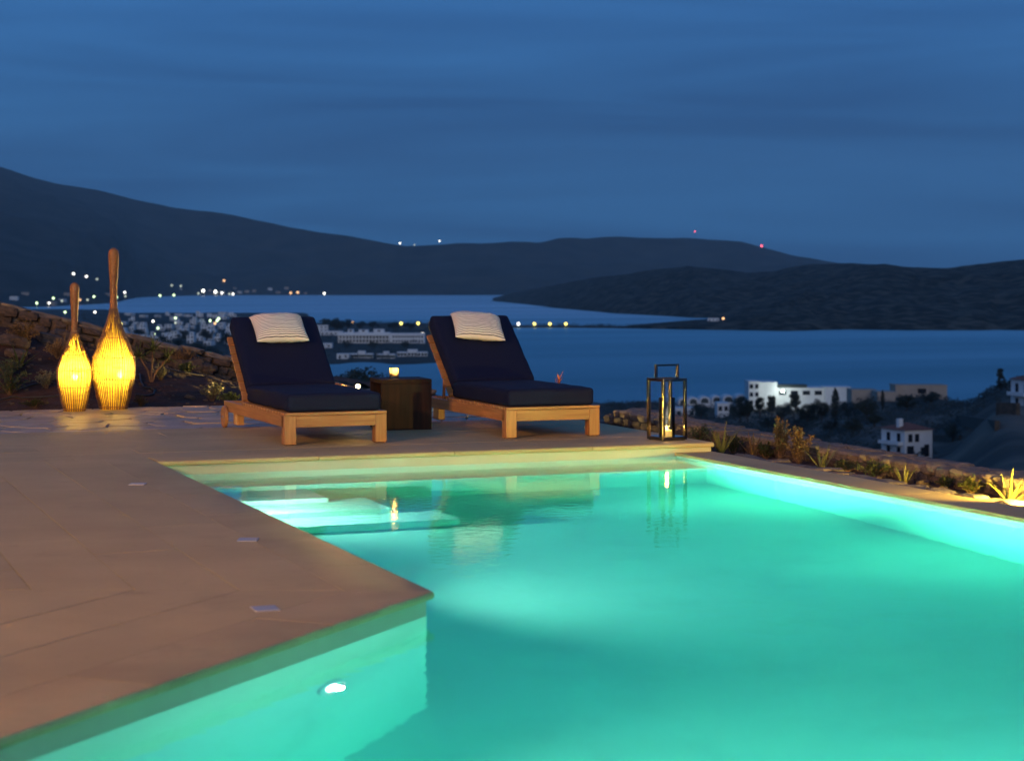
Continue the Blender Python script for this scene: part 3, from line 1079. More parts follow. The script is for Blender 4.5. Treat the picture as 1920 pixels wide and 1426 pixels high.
# ------------------------------------------------------------------ sun loungers
LW, LL = .80, 2.05
BP, BA = 1.37, R(39.5)                       # backrest hinge and slope
def cushion_mesh(sx, sy, sz, r, bulge=.012, seed=0, wr=.004, nx=14):
    def ts(n_):
        return [-1, -.97, -.93, -.87] + [lerp(-.78, .78, i / (n_ - 1)) for i in range(n_)] + [.87, .93, .97, 1]
    bm = bmesh.new()
    hx, hy, hz = sx / 2, sy / 2, sz / 2
    cache = {}
    def vert(a, b, c):
        k = (round(a, 4), round(b, 4), round(c, 4))
        if k not in cache:
            p_ = Vector((a * hx, b * hy, c * hz))
            q_ = Vector((max(-hx + r, min(hx - r, p_.x)), max(-hy + r, min(hy - r, p_.y)), max(-hz + r, min(hz - r, p_.z))))
            d_ = p_ - q_
            if d_.length > 1e-9:
                m_ = max(abs(d_.x), abs(d_.y), abs(d_.z))
                q_ = q_ + d_.normalized() * m_
            fx, fy = max(0, 1 - (q_.x / hx) ** 2), max(0, 1 - (q_.y / hy) ** 2)
            q_.z += (1 if q_.z > 0 else -.4) * bulge * (fx * fy) ** .6 * min(1, abs(q_.z) / hz)
            q_ += Vector((nz3(q_.x * 9, q_.y * 9, q_.z * 16 + seed), nz3(q_.y * 9, q_.z * 9, q_.x * 9 + seed), nz3(q_.x * 6 + 4, q_.y * 6, seed))) * wr
            cache[k] = bm.verts.new(q_)
        return cache[k]
    A, B, Cc = ts(nx), ts(nx), [-1, -.8, -.55, -.25, 0, .25, .55, .8, 1]
    for g, h, fn in ((A, B, lambda s_, t_, e: (s_, t_, e)), (A, Cc, lambda s_, t_, e: (s_, e, t_)), (B, Cc, lambda s_, t_, e: (e, s_, t_))):
        for e in (-1, 1):
            for i in range(len(g) - 1):
                for j in range(len(h) - 1):
                    vs = [vert(*fn(g[i], h[j], e)), vert(*fn(g[i + 1], h[j], e)), vert(*fn(g[i + 1], h[j + 1], e)), vert(*fn(g[i], h[j + 1], e))]
                    if len(set(vs)) == 4:
                        try:
                            bm.faces.new(vs)
                        except ValueError:
                            pass
    bmesh.ops.recalc_face_normals(bm, faces=bm.faces[:])
    me = bpy.data.meshes.new('cushion')
    bm.to_mesh(me)
    bm.free()
    me.shade_smooth()
    return me

def make_lounger(label, loc):
    t = thing('sun_lounger', label, 'sun lounger', loc, 0, 'teak loungers with navy cushions facing the pool')
    tx, ty, tz = M['teak']['x'], M['teak']['y'], M['teak']['z']
    rh0, rh1, th = .135, .222, .038
    for x0 in (0, LW - th):
        MB().bbox(x0, x0 + th, .05, LL, rh0, rh1, .004).build('side_rail', ty, t)
    MB().bbox(.0905, LW - .0905, .004, .042, rh0 + .0, rh1 - .001, .004).build('front_rail', tx, t)
    MB().bbox(th + .001, LW - th - .001, LL - .05, LL - .012, rh0, rh1 - .002, .004).build('rear_rail', tx, t)
    MB().bbox(0, LW, -.004, .052, rh1 + .001, rh1 + .024, .004).build('front_board', tx, t)
    for x0 in (0, LW - .09):
        lg = MB()
        lg.bbox(x0, x0 + .09, 0, .09, .006, rh1 - .0005, .005)
        o = lg.build('leg', tz, t)
        MB().bbox(x0 + .012, x0 + .078, .012, .078, 0, .007, .002).build('foot_pad', M['hose'], o)
    for x0 in (.045, LW - .105):
        MB().bbox(x0, x0 + .06, LL - .30, LL - .16, .03, rh0 + .03, .005).build('leg', tz, t)
    for x0 in (-.034, LW + .004):
        w_ = MB()
        prof = [(.0, 0), (.086, 0), (.092, .006), (.092, .024), (.086, .03), (.0, .03)]
        w_.lathe([(max(.002, a), b) for a, b in prof], 36)
        mw = Matrix.Translation((x0, LL - .11, .092)) @ Matrix.Rotation(R(90), 4, 'Y')
        w_.v = [tuple(mw @ Vector(q)) for q in w_.v]
        o = w_.build('wheel', ty, t, 40)
        cp = MB().lathe([(.011, 0), (.010, .004), (.004, .006)], 14)
        mw = Matrix.Translation((x0 if x0 < 0 else x0 + .03, LL - .11, .092)) @ Matrix.Rotation(R(-90 if x0 < 0 else 90), 4, 'Y')
        cp.v = [tuple(mw @ Vector(q)) for q in cp.v]
        cp.build('axle_cap', M['steel'], o, 40)
    # seat slats
    y_ = .062
    sl = MB().bbox(0, LW, 0, .074, 0, .022, .003).mesh('slat')
    sl.materials.append(tx)
    while y_ < BP - .02:
        o = link('slat', sl, None, t)
        o.location = (0, y_, rh1 + .001)
        y_ += .0895
    # backrest: slats on two stiles, hinged at BP
    mb_ = Matrix.Translation((0, BP, rh1 + .004)) @ Matrix.Rotation(BA, 4, 'X')
    for x0 in (.06, LW - .10):
        MB().bbox(x0, x0 + .04, 0.01, .77, -.0, .034, .003, mb_).build('backrest_stile', ty, t)
    bs = MB().bbox(.0, LW, 0, .098, .0345, .056, .003).mesh('backrest_slat')
    bs.materials.append(tx)
    for k in range(7):
        o = link('backrest_slat', bs, None, t)
        o.matrix_local = mb_ @ Matrix.Translation((0, .006 + k * .112, 0))
    # prop that holds the backrest up
    for x0 in (.10, LW - .13):
        pr = MB().tube([(x0, BP + .36, rh1 + .33), (x0, BP + .40, .19)], .014, 8)
        pr.build('prop', tz, t)
    c1 = link('seat_cushion', cushion_mesh(.735, 1.335, .138, .032, .010, 3, .0045), M['navy'], t)
    c1.location = (LW / 2, .025 + 1.335 / 2, rh1 + .024 + .069)
    c2 = link('back_cushion', cushion_mesh(.735, .86, .135, .034, .012, 8, .005), M['navy'], t)
    c2.matrix_local = mb_ @ Matrix.Translation((LW / 2, .43 + .035, .058 + .0675))
    return t, mb_

l1, MBK = make_lounger('left teak lounger with navy cushion, a wheel showing, nearer the wicker lamps', (1.12, .89, 0))
l2, _ = make_lounger('right teak lounger with navy cushion beyond the dark wooden table', (2.895, .885, 0))

# striped pillows
sp = bpy.data.materials.new('striped_ticking')
sp.use_nodes = True
n = sp.node_tree
p = n.nodes['Principled BSDF']
p.inputs['Roughness'].default_value = .85
t = n.nodes.new('ShaderNodeTexCoord')
s3 = n.nodes.new('ShaderNodeSeparateXYZ')
n.links.new(t.outputs['UV'], s3.inputs[0])
ma = n.nodes.new('ShaderNodeMath')
ma.operation = 'MULTIPLY'
ma.inputs[1].default_value = 19
mf = n.nodes.new('ShaderNodeMath')
mf.operation = 'FRACT'
mg = n.nodes.new('ShaderNodeMath')
mg.operation = 'GREATER_THAN'
mg.inputs[1].default_value = .64
mx = n.nodes.new('ShaderNodeMixRGB')
mx.inputs[1].default_value = (.86, .83, .76, 1)
mx.inputs[2].default_value = (.02, .02, .05, 1)
n.links.new(s3.outputs[1], ma.inputs[0])
n.links.new(ma.outputs[0], mf.inputs[0])
n.links.new(mf.outputs[0], mg.inputs[0])
n.links.new(mg.outputs[0], mx.inputs[0])
n.links.new(mx.outputs[0], p.inputs['Base Color'])
def pillow_mesh(seed):
    """Soft pillow bent over the top edge of a back cushion; local x across, y up the backrest, z out of it."""
    W_, Hh = .45, .335
    nu, nv = 36, 28
    bm = bmesh.new()
    uvl = bm.loops.layers.uv.new('UVMap')
    def pos(a, b, side):
        # a, b in -1..1
        th = .078 * max(0, (1 - abs(a) ** 3.2)) ** .55 * max(0, (1 - abs(b) ** 3.2)) ** .55
        pin = 1 - .07 * (abs(a) ** 2) * (1 - abs(b)) - .0 * abs(b)
        x_ = a * W_ / 2 * (1 - .045 * (1 - abs(b) ** 2))
        y_ = b * Hh / 2 * (1 - .05 * (1 - abs(a) ** 2))
        z_ = th * side + .004 * nz3(a * 3, b * 3, seed + side) + .007 * nz3(a * 7, b * 4, seed * 3 + side) * (1 - abs(a) ** 4)
        # bend back over the cushion top
        yb = .09
        if y_ > yb:
            e = (y_ - yb)
            ang = e * 7.0
            rr = 1 / 7.0
            base = Vector((x_, yb + math.sin(ang) * rr, -(1 - math.cos(ang)) * rr))
            nrm = Vector((0, math.sin(ang), math.cos(ang)))
            return base + nrm * z_
        return Vector((x_, y_, z_))
    top, bot = {}, {}
    for j in range(nv + 1):
        for i in range(nu + 1):
            a, b = -1 + 2 * i / nu, -1 + 2 * j / nv
            a, b = math.sin(a * math.pi / 2), math.sin(b * math.pi / 2)
            top[i, j] = bm.verts.new(pos(a, b, 1))
            bot[i, j] = top[i, j] if i in (0, nu) or j in (0, nv) else bm.verts.new(pos(a, b, -1))
    for g, rev in ((top, False), (bot, True)):
        for j in range(nv):
            for i in range(nu):
                ids = [(i, j), (i + 1, j), (i + 1, j + 1), (i, j + 1)]
                if rev:
                    ids.reverse()
                try:
                    f = bm.faces.new([g[q] for q in ids])
                except ValueError:
                    continue
                for lp, q in zip(f.loops, ids):
                    a, b = math.sin((-1 + 2 * q[0] / nu) * math.pi / 2), math.sin((-1 + 2 * q[1] / nv) * math.pi / 2)
                    lp[uvl].uv = (a * .5 + .5, b * .5 + .5 + .035 * (1 - a * a) * (1 - b * b))
                f.smooth = True
    bmesh.ops.recalc_face_normals(bm, faces=bm.faces[:])
    me = bpy.data.meshes.new('pillow')
    bm.to_mesh(me)
    bm.free()
    me.materials.append(sp)
    return me
for lo, seed, dx, rot, lab in ((l1, 1, .395, R(1), 'white pillow with thin dark stripes on the left lounger'), (l2, 5, .395, R(-7), 'white pillow with thin dark stripes, tilted on the right lounger')):
    o = link('pillow', pillow_mesh(seed), None)
    o.matrix_world = Matrix.Translation(lo.location) @ MBK @ Matrix.Translation((dx, .655, .058 + .135 + .064)) @ Matrix.Rotation(rot, 4, 'Z')
    tag(o, lab, 'pillow', 'striped head pillows')

# ------------------------------------------------------------------ table between the loungers
tb = thing('side_table', 'dark stained hollow wooden cube table between the two loungers', 'side table', (2.235, 2.035, 0), R(-4.3))
dw = M['dark_wood']
MB().bbox(0, .43, 0, .43, .385, .42, .004).build('table_top', dw, tb)
MB().bbox(0, .43, 0, .03, .0, .3845, .004).build('front_panel', dw, tb)
MB().bbox(0, .43, .40, .43, .0, .3845, .004).build('back_panel', dw, tb)
MB().bbox(.398, .4295, .0305, .3995, .0355, .3845, .003).build('side_panel', dw, tb)
MB().bbox(0.0005, .4295, .0305, .3995, .0, .035, .003).build('base', dw, tb)

def candle_flame(parent, loc, s_=1.0, power=2.0):
    f = MB().lathe([(.0012, 0), (.0045 * s_, .006 * s_), (.0055 * s_, .012 * s_), (.003 * s_, .024 * s_), (.0006, .034 * s_)], 12)
    o = f.build('flame', M['flame'], parent, 60)
    o.location = loc
    ld = bpy.data.lights.new('flame_light', 'POINT')
    ld.energy = power
    ld.color = (1, .52, .14)
    ld.shadow_soft_size = .012
    lo = bpy.data.objects.new('flame_light', ld)
    COL.objects.link(lo)
    lo.parent = parent
    lo.location = (loc[0], loc[1], loc[2] + .03 * s_)
ch = thing('candle_holder', 'small clear glass candle holder glowing on the dark wooden table', 'candle holder', tb.matrix_basis @ Vector((.155, .20, .4205)), R(10))
g_ = MB()
def sq(r, z_, n_=24, e=5.0):
    out = []
    for k in range(n_):
        a = 2 * math.pi * k / n_
        c_, s_ = math.cos(a), math.sin(a)
        q_ = r / (abs(c_) ** e + abs(s_) ** e) ** (1 / e)
        out.append((c_ * q_, s_ * q_, z_))
    return out
rings = [sq(.032, 0), sq(.034, .004), sq(.034, .088), sq(.0325, .09), sq(.029, .088), sq(.029, .016), sq(.01, .014)]
g_.add([q for r_ in rings for q in r_], [(i * 24 + k, i * 24 + (k + 1) % 24, (i + 1) * 24 + (k + 1) % 24, (i + 1) * 24 + k) for i in range(6) for k in range(24)] + [tuple(reversed(range(24))), tuple(range(144, 168))])
g_.build('glass', M['frosted'], ch, 50)
MB().lathe([(.001, .016), (.024, .016), (.024, .036), (.001, .034)], 20).build('tealight', M['wax'], ch, 40)
candle_flame(ch, (0, 0, .037), 1.1, 1.1)

# ------------------------------------------------------------------ lantern
ln = thing('lantern', 'tall open black metal lantern with a glass candle cylinder at the deck corner', 'lantern', (4.035, .365, 0), R(8))
h = .1125
bmt = M['black_metal']
MB().bbox(-h, h, -h, h, .006, .030, .002).build('base', bmt, ln)
for sx in (-1, 1):
    for sy in (-1, 1):
        MB().bbox(min(sx * h, sx * (h - .022)), max(sx * h, sx * (h - .022)), min(sy * h, sy * (h - .022)), max(sy * h, sy * (h - .022)), .0305, .4575, .0015).build('post', bmt, ln)
        MB().bbox(sx * .09 - .012, sx * .09 + .012, sy * .09 - .012, sy * .09 + .012, 0, .0058, .001).build('foot', M['hose'], ln)
tf = MB()
for a in (-1, 1):
    tf.bbox(-h, h, min(a * h, a * (h - .022)), max(a * h, a * (h - .022)), .458, .480, .0015)
    tf.bbox(min(a * h, a * (h - .022)), max(a * h, a * (h - .022)), -h + .0222, h - .0222, .458, .480, .0015)
tf.build('top_frame', bmt, ln)
hd = MB()
hd.bbox(-h + .004, -h + .021, -.010, .010, .4805, .572, .0015)
hd.bbox(h - .021, h - .004, -.010, .010, .4805, .572, .0015)
hd.bbox(-h + .004, h - .004, -.010, .010, .5725, .588, .0015)
hd.build('handle', bmt, ln)
MB().lathe([(.062, .031), (.064, .034), (.064, .325), (.0625, .327), (.061, .325), (.061, .034)], 40, (.0, .0, 0), False).build('glass_cylinder', M['glass'], ln, 50)
MB().lathe([(.001, .031), (.040, .031), (.041, .036), (.041, .072), (.038, .075), (.012, .070), (.001, .070)], 28).build('candle', M['wax'], ln, 40)
candle_flame(ln, (0, 0, .072), 0.8, 1.4)

# ------------------------------------------------------------------ wicker floor lamps
wk = bpy.data.materials.new('lit_wicker_weave')
wk.use_nodes = True
n = wk.node_tree
n.nodes.clear()
t = n.nodes.new('ShaderNodeTexCoord')
q = n.nodes.new('ShaderNodeMapping')
q.inputs['Scale'].default_value = (1, 1, 4.5)
z = n.nodes.new('ShaderNodeTexNoise')
z.inputs['Scale'].default_value = 7
z.inputs['Detail'].default_value = 5
cr2 = n.nodes.new('ShaderNodeValToRGB')
cr2.color_ramp.elements[0].position = .42
cr2.color_ramp.elements[0].color = (.05, .05, .05, 1)
cr2.color_ramp.elements[1].position = .72
cr2.color_ramp.elements[1].color = (.42, .42, .42, 1)
tr = n.nodes.new('ShaderNodeBsdfTranslucent')
tr.inputs[0].default_value = (.95, .68, .085, 1)
df = n.nodes.new('ShaderNodeBsdfDiffuse')
df.inputs[0].default_value = (.42, .21, .05, 1)
m1 = n.nodes.new('ShaderNodeMixShader')
m1.inputs[0].default_value = .30
tp = n.nodes.new('ShaderNodeBsdfTransparent')
tp.inputs[0].default_value = (1, .86, .5, 1)
m2 = n.nodes.new('ShaderNodeMixShader')
oo = n.nodes.new('ShaderNodeOutputMaterial')
wv = n.nodes.new('ShaderNodeTexWave')
wv.bands_direction = 'Z'
wv.inputs['Scale'].default_value = 34
wv.inputs['Distortion'].default_value = 1.2
wv.inputs['Detail'].default_value = 2
bp = n.nodes.new('ShaderNodeBump')
bp.inputs['Strength'].default_value = .6
bp.inputs['Distance'].default_value = .004
for a, b in ((t.outputs['Object'], q.inputs[0]), (q.outputs[0], z.inputs['Vector']), (z.outputs[0], cr2.inputs[0]), (t.outputs['Object'], wv.inputs['Vector']), (wv.outputs[0], bp.inputs['Height']), (bp.outputs[0], df.inputs['Normal']), (bp.outputs[0], tr.inputs['Normal']),
             (tr.outputs[0], m1.inputs[1]), (df.outputs[0], m1.inputs[2]), (cr2.outputs[0], m2.inputs[0]), (m1.outputs[0], m2.inputs[1]), (tp.outputs[0], m2.inputs[2]), (m2.outputs[0], oo.inputs[0])):
    n.links.new(a, b)

def wicker_lamp(label, loc, H_, prof, split, ribs, bulb_z, power, bulb_off):
    t = thing('wicker_lamp', label, 'floor lamp', loc, 0, 'bottle-shaped wicker floor lamps')
    def rad(z_):
        z_ = z_ / H_
        for (a, ra), (b, rb) in zip(prof, prof[1:]):
            if z_ <= b:
                k = (z_ - a) / (b - a)
                k = k * k * (3 - 2 * k) * .5 + k * .5
                return lerp(ra, rb, k)
        return prof[-1][1]
    zs = frange(0, split * H_, 60)
    MB().lathe([(rad(z_) - .003, z_) for z_ in zs], 56, close=False).build('woven_body', wk, t, 60)
    zs2 = frange(split * H_, H_, 44)
    nk = MB().lathe([(rad(z_) * (1 + .02 * math.sin(i * 1.57 * 2)), z_) for i, z_ in enumerate(zs2)], 28, close=True)
    nk.build('neck', M['cane'], t, 50)
    rb = MB()
    r_ = random.Random(ribs)
    for k in range(ribs):
        a0 = 2 * math.pi * (k + r_.uniform(-.22, .22)) / ribs
        zt = split * H_ * (1.0 if k % 2 == 0 else r_.uniform(.75, .98)) + (.02 if k % 2 == 0 else 0)
        pts_ = []
        for i in range(22):
            z_ = lerp(.004, zt, i / 21)
            a = a0 + .02 * math.sin(z_ * 7 + k)
            rr = rad(z_) + .0005
            pts_.append((math.cos(a) * rr, math.sin(a) * rr, z_))
        rb.tube(pts_, .0046, 5)
    tag(rb.build('cane_ribs', M['cane_dark'], t, 60), kind='stuff')
    for fz in (.012, .30 * split, .52 * split, .72 * split):
        z_ = fz * H_ + .008
        MB().tube([(math.cos(a) * (rad(z_) + .002), math.sin(a) * (rad(z_) + .002), z_) for a in frange(0, 2 * math.pi, 41)], .0042, 5, False).build('cane_hoop', M['cane'], t, 60)
    bo = MB().lathe([(.002, -.034), (.018, -.028), (.028, -.008), (.030, .006), (.022, .024), (.002, .034)], 20)
    b_ = bo.build('bulb', M['bulb'], t, 60)
    b_.location = (*bulb_off, bulb_z)
    MB().tube([(0, 0, 0), (0, 0, .005)], prof[0][1] * .96, 24).build('base', M['cane'], t)
    st = MB().tube([(bulb_off[0] * .3, bulb_off[1] * .3, .005), (*bulb_off, bulb_z - .035)], .008, 8)
    st.build('bulb_stem', M['hose'], t)
    ld = bpy.data.lights.new('wicker_lamp_light', 'POINT')
    ld.energy = power
    ld.color = (1.0, .72, .26)
    ld.shadow_soft_size = .05
    lo = bpy.data.objects.new('wicker_lamp_light', ld)
    COL.objects.link(lo)
    lo.parent = t
    lo.location = (*bulb_off, bulb_z + .07)
    return t
wicker_lamp('taller bottle-shaped wicker lamp glowing yellow at the edge of the paving', (.61, 5.47, .004), 1.553,
            [(0, .131), (.10, .168), (.20, .200), (.25, .206), (.31, .200), (.40, .152), (.47, .106), (.54, .066), (.61, .038), (.68, .033), (.78, .037), (.88, .047), (.95, .052), (.985, .044), (1, .008)], .61, 52, .335, 21, (.055, -.06))
wicker_lamp('shorter bottle-shaped wicker lamp glowing yellow, left of the taller one', (.215, 5.30, .004), 1.222,
            [(0, .098), (.10, .128), (.20, .155), (.27, .166), (.33, .162), (.42, .124), (.50, .078), (.57, .044), (.64, .031), (.72, .030), (.82, .037), (.90, .043), (.95, .045), (.985, .037), (1, .006)], .60, 38, .325, 18, (0, -.02))

# ------------------------------------------------------------------ garden spotlights
def garden_spot(label, loc, target, power, size, col=(1.0, .62, .16)):
    t = thing('garden_spotlight', label, 'garden light', loc, 0, 'small garden spotlights')
    d_ = (Vector(target) - Vector(loc)).normalized()
    q_ = d_.to_track_quat('Z', 'Y')
    MB().tube([(0, 0, -.06), (0, 0, .055)], .007, 8).build('stake', M['pole'], t)
    hd_ = MB().lathe([(.012, -.05), (.027, -.045), (.030, .02), (.033, .03), (.029, .03), (.026, .012), (.001, .010)], 20, close=False)
    mm = Matrix.Translation((0, 0, .075)) @ q_.to_matrix().to_4x4()
    hd_.v = [tuple(mm @ Vector(p_)) for p_ in hd_.v]
    hd_.build('housing', M['pole'], t, 40)
    le = MB().lathe([(.001, .0135), (.025, .0135), (.025, .016), (.001, .017)], 16)
    le.v = [tuple(mm @ Vector(p_)) for p_ in le.v]
    le.build('lens', M['bulb'], t)
    ld = bpy.data.lights.new('garden_spotlight_light', 'SPOT')
    ld.energy = power
    ld.color = col
    ld.spot_size = R(size)
    ld.spot_blend = .8
    ld.shadow_soft_size = .02
    lo = bpy.data.objects.new('garden_spotlight_light', ld)
    COL.objects.link(lo)
    lo.parent = t
    lo.location = Vector((0, 0, .075)) + d_ * .05
    lo.rotation_euler = (-d_).to_track_quat('Z', 'Y').to_euler()
    return t
SPOT2 = (4.47, -3.74, -.10)
def bank_at(px, py):
    d = 17.5
    while d < 23.5:
        q_ = CAM + FWD * d + RGT * ((px - 960) / FPX * d)
        if q_.y > YF and zof(py, d) < bed(q_.x, q_.y):
            break
        d += .02
    y_ = min(max(q_.y, YF + .06), 8.2)
    return Vector((q_.x, y_, bed(q_.x, y_)))
p0 = far(671, 22.15, zof(724, 22.15))
garden_spot('lit spotlight shining from the wall top behind the left lounger', (p0.x, p0.y, p0.z - .075), (2.0, 1.6, .05), 1300, 150)
garden_spot('spotlight among the stones of the garden strip at the far right', SPOT2, (SPOT2[0] + .22, SPOT2[1] + 1.2, -.06), 420, 160, (1.0, .66, .10))

# ------------------------------------------------------------------ plants
def blade(mb, base, dirv, L_, w_, droop, r_, n_=6, fold=.35):
    """A tapering, folded, drooping leaf."""
    dirv = Vector(dirv).normalized()
    side = dirv.cross(Vector((0, 0, 1)))
    side = side.normalized() if side.length > .05 else Vector((1, 0, 0))
    nrm = side.cross(dirv).normalized()
    p_ = Vector(base)
    d_ = dirv.copy()
    vs, fs = [], []
    for i in range(n_ + 1):
        k = i / n_
        ww = w_ * (1 - k) ** .7 * (.75 + .5 * min(1, k * 4) * (1 - k)) + .0006
        vs += [p_ - side * ww + nrm * ww * fold, p_.copy() - nrm * ww * .25, p_ + side * ww + nrm * ww * fold]
        d_ = (d_ + Vector((0, 0, -droop / n_))).normalized()
        p_ = p_ + d_ * (L_ / n_)
    for i in range(n_):
        a = i * 3
        fs += [(a, a + 1, a + 4, a + 3), (a + 1, a + 2, a + 5, a + 4)]
    mb.add(vs, fs)

def rosette(name, label, cat, loc, n_, L_, w_, droop, m, spread=(.25, 1.1), seed=1, group=None):
    r_ = random.Random(seed)
    t = thing(name, label, cat, loc, 0, group)
    for k in range(n_):
        b_ = MB()
        a = 2.4 * k + r_.uniform(-.3, .3)
        e = lerp(spread[0], spread[1], r_.random())
        blade(b_, (math.cos(a) * .012, math.sin(a) * .012, 0), (math.cos(a) * math.sin(e), math.sin(a) * math.sin(e), math.cos(e)), L_ * r_.uniform(.7, 1.1), w_, droop * r_.uniform(.4, 1.3), r_)
        b_.build('leaf', m, t, 50)
    return t

def leafy(mb, c, rx, ry, rz, n_, s_, r_, hollow=.35):
    for _ in range(n_):
        a, b_ = r_.uniform(0, 2 * math.pi), r_.uniform(-1, 1)
        k = hollow + (1 - hollow) * r_.random() ** .6
        q_ = math.sqrt(1 - b_ * b_)
        p_ = Vector((c[0] + rx * k * q_ * math.cos(a), c[1] + ry * k * q_ * math.sin(a), c[2] + rz * k * b_))
        x_ = Vector((r_.gauss(0, 1), r_.gauss(0, 1), r_.gauss(0, 1))).normalized()
        y_ = x_.orthogonal().normalized()
        l_, w2 = s_ * r_.uniform(.6, 1.3), s_ * r_.uniform(.25, .5)
        mb.add([p_ - x_ * l_, p_ - y_ * w2, p_ + x_ * l_, p_ + y_ * w2], [(0, 1, 2, 3)])

def bush(name, label, cat, loc, R_, H_, m, leaf=.012, stems=26, per=60, seed=1, up=.6, group=None):
    """Many thin stems with small leaves along them."""
    r_ = random.Random(seed)
    t = thing(name, label, cat, loc, r_.uniform(0, 6), group)
    st, lf = MB(), MB()
    for k in range(stems):
        a = r_.uniform(0, 2 * math.pi)
        e = r_.uniform(0, 1) ** up
        tip = Vector((math.cos(a) * R_ * e, math.sin(a) * R_ * e, H_ * (1.05 - .45 * e * e) * r_.uniform(.75, 1.1)))
        mid = Vector((tip.x * .35, tip.y * .35, tip.z * .55)) + Vector((r_.gauss(0, .01), r_.gauss(0, .01), 0))
        st.tube([(0, 0, -.02), mid, tip], [.004, .003, .0015], 4, False)
        for i in range(per):
            k2 = .25 + .75 * r_.random()
            p_ = (Vector((0, 0, 0)).lerp(mid, k2 * 2) if k2 < .5 else mid.lerp(tip, k2 * 2 - 1))
            x_ = Vector((r_.gauss(0, 1), r_.gauss(0, 1), r_.gauss(.5, 1))).normalized()
            y_ = x_.orthogonal().normalized()
            l_ = leaf * r_.uniform(.7, 1.5)
            mb_ = p_ + x_ * l_
            lf.add([p_, mb_ - y_ * l_ * .35, p_ + x_ * l_ * 2, mb_ + y_ * l_ * .35], [(0, 1, 2, 3)])
    st.build('stems', M['twig'], t)
    lf.build('foliage', m, t)
    return t

# plants on the bank, left to right
GB = 'plants on the red soil bank'
for i, (px, py, R_, H_, m, lf, lab) in enumerate((
        (18, 742, .20, .30, 'green_leaf', .016, 'green shrub at the left edge of the red soil bank'),
        (88, 728, .14, .18, 'silver_leaf', .010, 'rounded grey-green bush just left of the shorter wicker lamp'),
        (64, 764, .15, .08, 'green_leaf', .010, 'low green tuft at the paving edge left of the lamps'),
        (45, 650, .20, .26, 'dry_leaf', .014, 'brownish bush under the wall at the far left'),
        (108, 672, .16, .18, 'dry_leaf', .011, 'thin dry bush behind the shorter wicker lamp'),
        (302, 712, .10, .14, 'silver_leaf', .010, 'small grey bush below the small yucca'),
        (264, 762, .08, .10, 'dry_leaf', .008, 'tiny dry plant beside the taller wicker lamp'),
        (398, 752, .17, .21, 'silver_leaf', .011, 'silvery lavender-like bush beside the left lounger wheel'),
        (428, 757, .12, .10, 'green_leaf', .013, 'bright green low plant next to the silvery bush'),
        (352, 702, .13, .13, 'green_leaf', .012, 'small green plant on the bank below the wall'),
        (270, 662, .17, .24, 'dry_leaf', .012, 'dry shrub against the wall right of the taller wicker lamp'),
        (20, 705, .2, .16, 'green_leaf', .014, 'loose green plant on the upper bank at the left edge'))):
    p_ = bank_at(px, py)
    bush('garden_bush', lab, 'bush', p_, R_, H_, M[m], lf, 24, 46, i + 3, .6, GB)
# small yucca with bare stems
p_ = bank_at(284, 716)
t = thing('yucca', 'small yucca with bare forked stems behind the taller wicker lamp', 'yucca', p_)
r_ = random.Random(4)
for dx, dz, ln_ in ((-.13, .27, .2), (.02, .33, .22), (.17, .24, .19)):
    MB().tube([(0, 0, -.03), (dx * .3, .01, dz * .45), (dx, 0, dz)], [.012, .010, .009], 7).build('stem', M['twig'], t)
    h_ = MB()
    for k in range(26):
        a, e = 2.4 * k, r_.uniform(.15, 1.75)
        blade(h_, (dx, 0, dz), (math.cos(a) * math.sin(e), math.sin(a) * math.sin(e), math.cos(e)), ln_ * r_.uniform(.7, 1.1), .008, .7, r_, 5)
    h_.build('leaf_head', M['green_leaf'], t)
p_ = bank_at(36, 690)
rosette('agave', 'spiky upright agave on the bank at the far left', 'agave', p_, 11, .26, .018, .15, M['green_leaf'], (.25, 1.0), 5, GB)
# bare twigs
p_ = bank_at(118, 668)
tw = MB()
for k in range(9):
    a = r_.uniform(-.5, .5)
    tw.tube([(0, 0, -.02), (a * .12 + r_.gauss(0, .02), r_.gauss(0, .02), .16), (a * .36, r_.gauss(0, .05), .30 + r_.uniform(-.06, .1))], [.004, .003, .001], 4, False)
o = tw.build('dry_twigs', M['twig'])
o.location = p_
tag(o, 'leafless twiggy plant rising behind the shorter wicker lamp', 'dry plant')
# irrigation hoses
for pts_, lab in (([(0, 738), (30, 733), (60, 724), (95, 716), (130, 708), (175, 700)], 'thin black hose lying across the left part of the bank'),
                  ([(262, 704), (264, 718), (270, 728), (282, 730), (291, 734), (288, 741), (274, 744), (250, 742)], 'looped grey hose beside the taller wicker lamp'),
                  ([(300, 690), (340, 700), (385, 708), (425, 722), (440, 727)], 'thin black hose running toward the left lounger'),
                  ([(0, 752), (40, 748), (100, 745), (160, 742)], 'black hose along the foot of the bank behind the lamps')):
    b_ = [bank_at(*q_) + Vector((0, 0, .012)) for q_ in pts_]
    fine = []
    for a, b2 in zip(b_, b_[1:]):
        for k in range(6):
            c_ = a.lerp(b2, k / 6)
            fine.append(Vector((c_.x, c_.y, max(c_.z, bed(c_.x, c_.y) + .010))))
    tag(MB().tube(fine, .009, 7).build('garden_hose', M['hose'], None, 60), lab, 'hose', 'irrigation hoses on the bank')

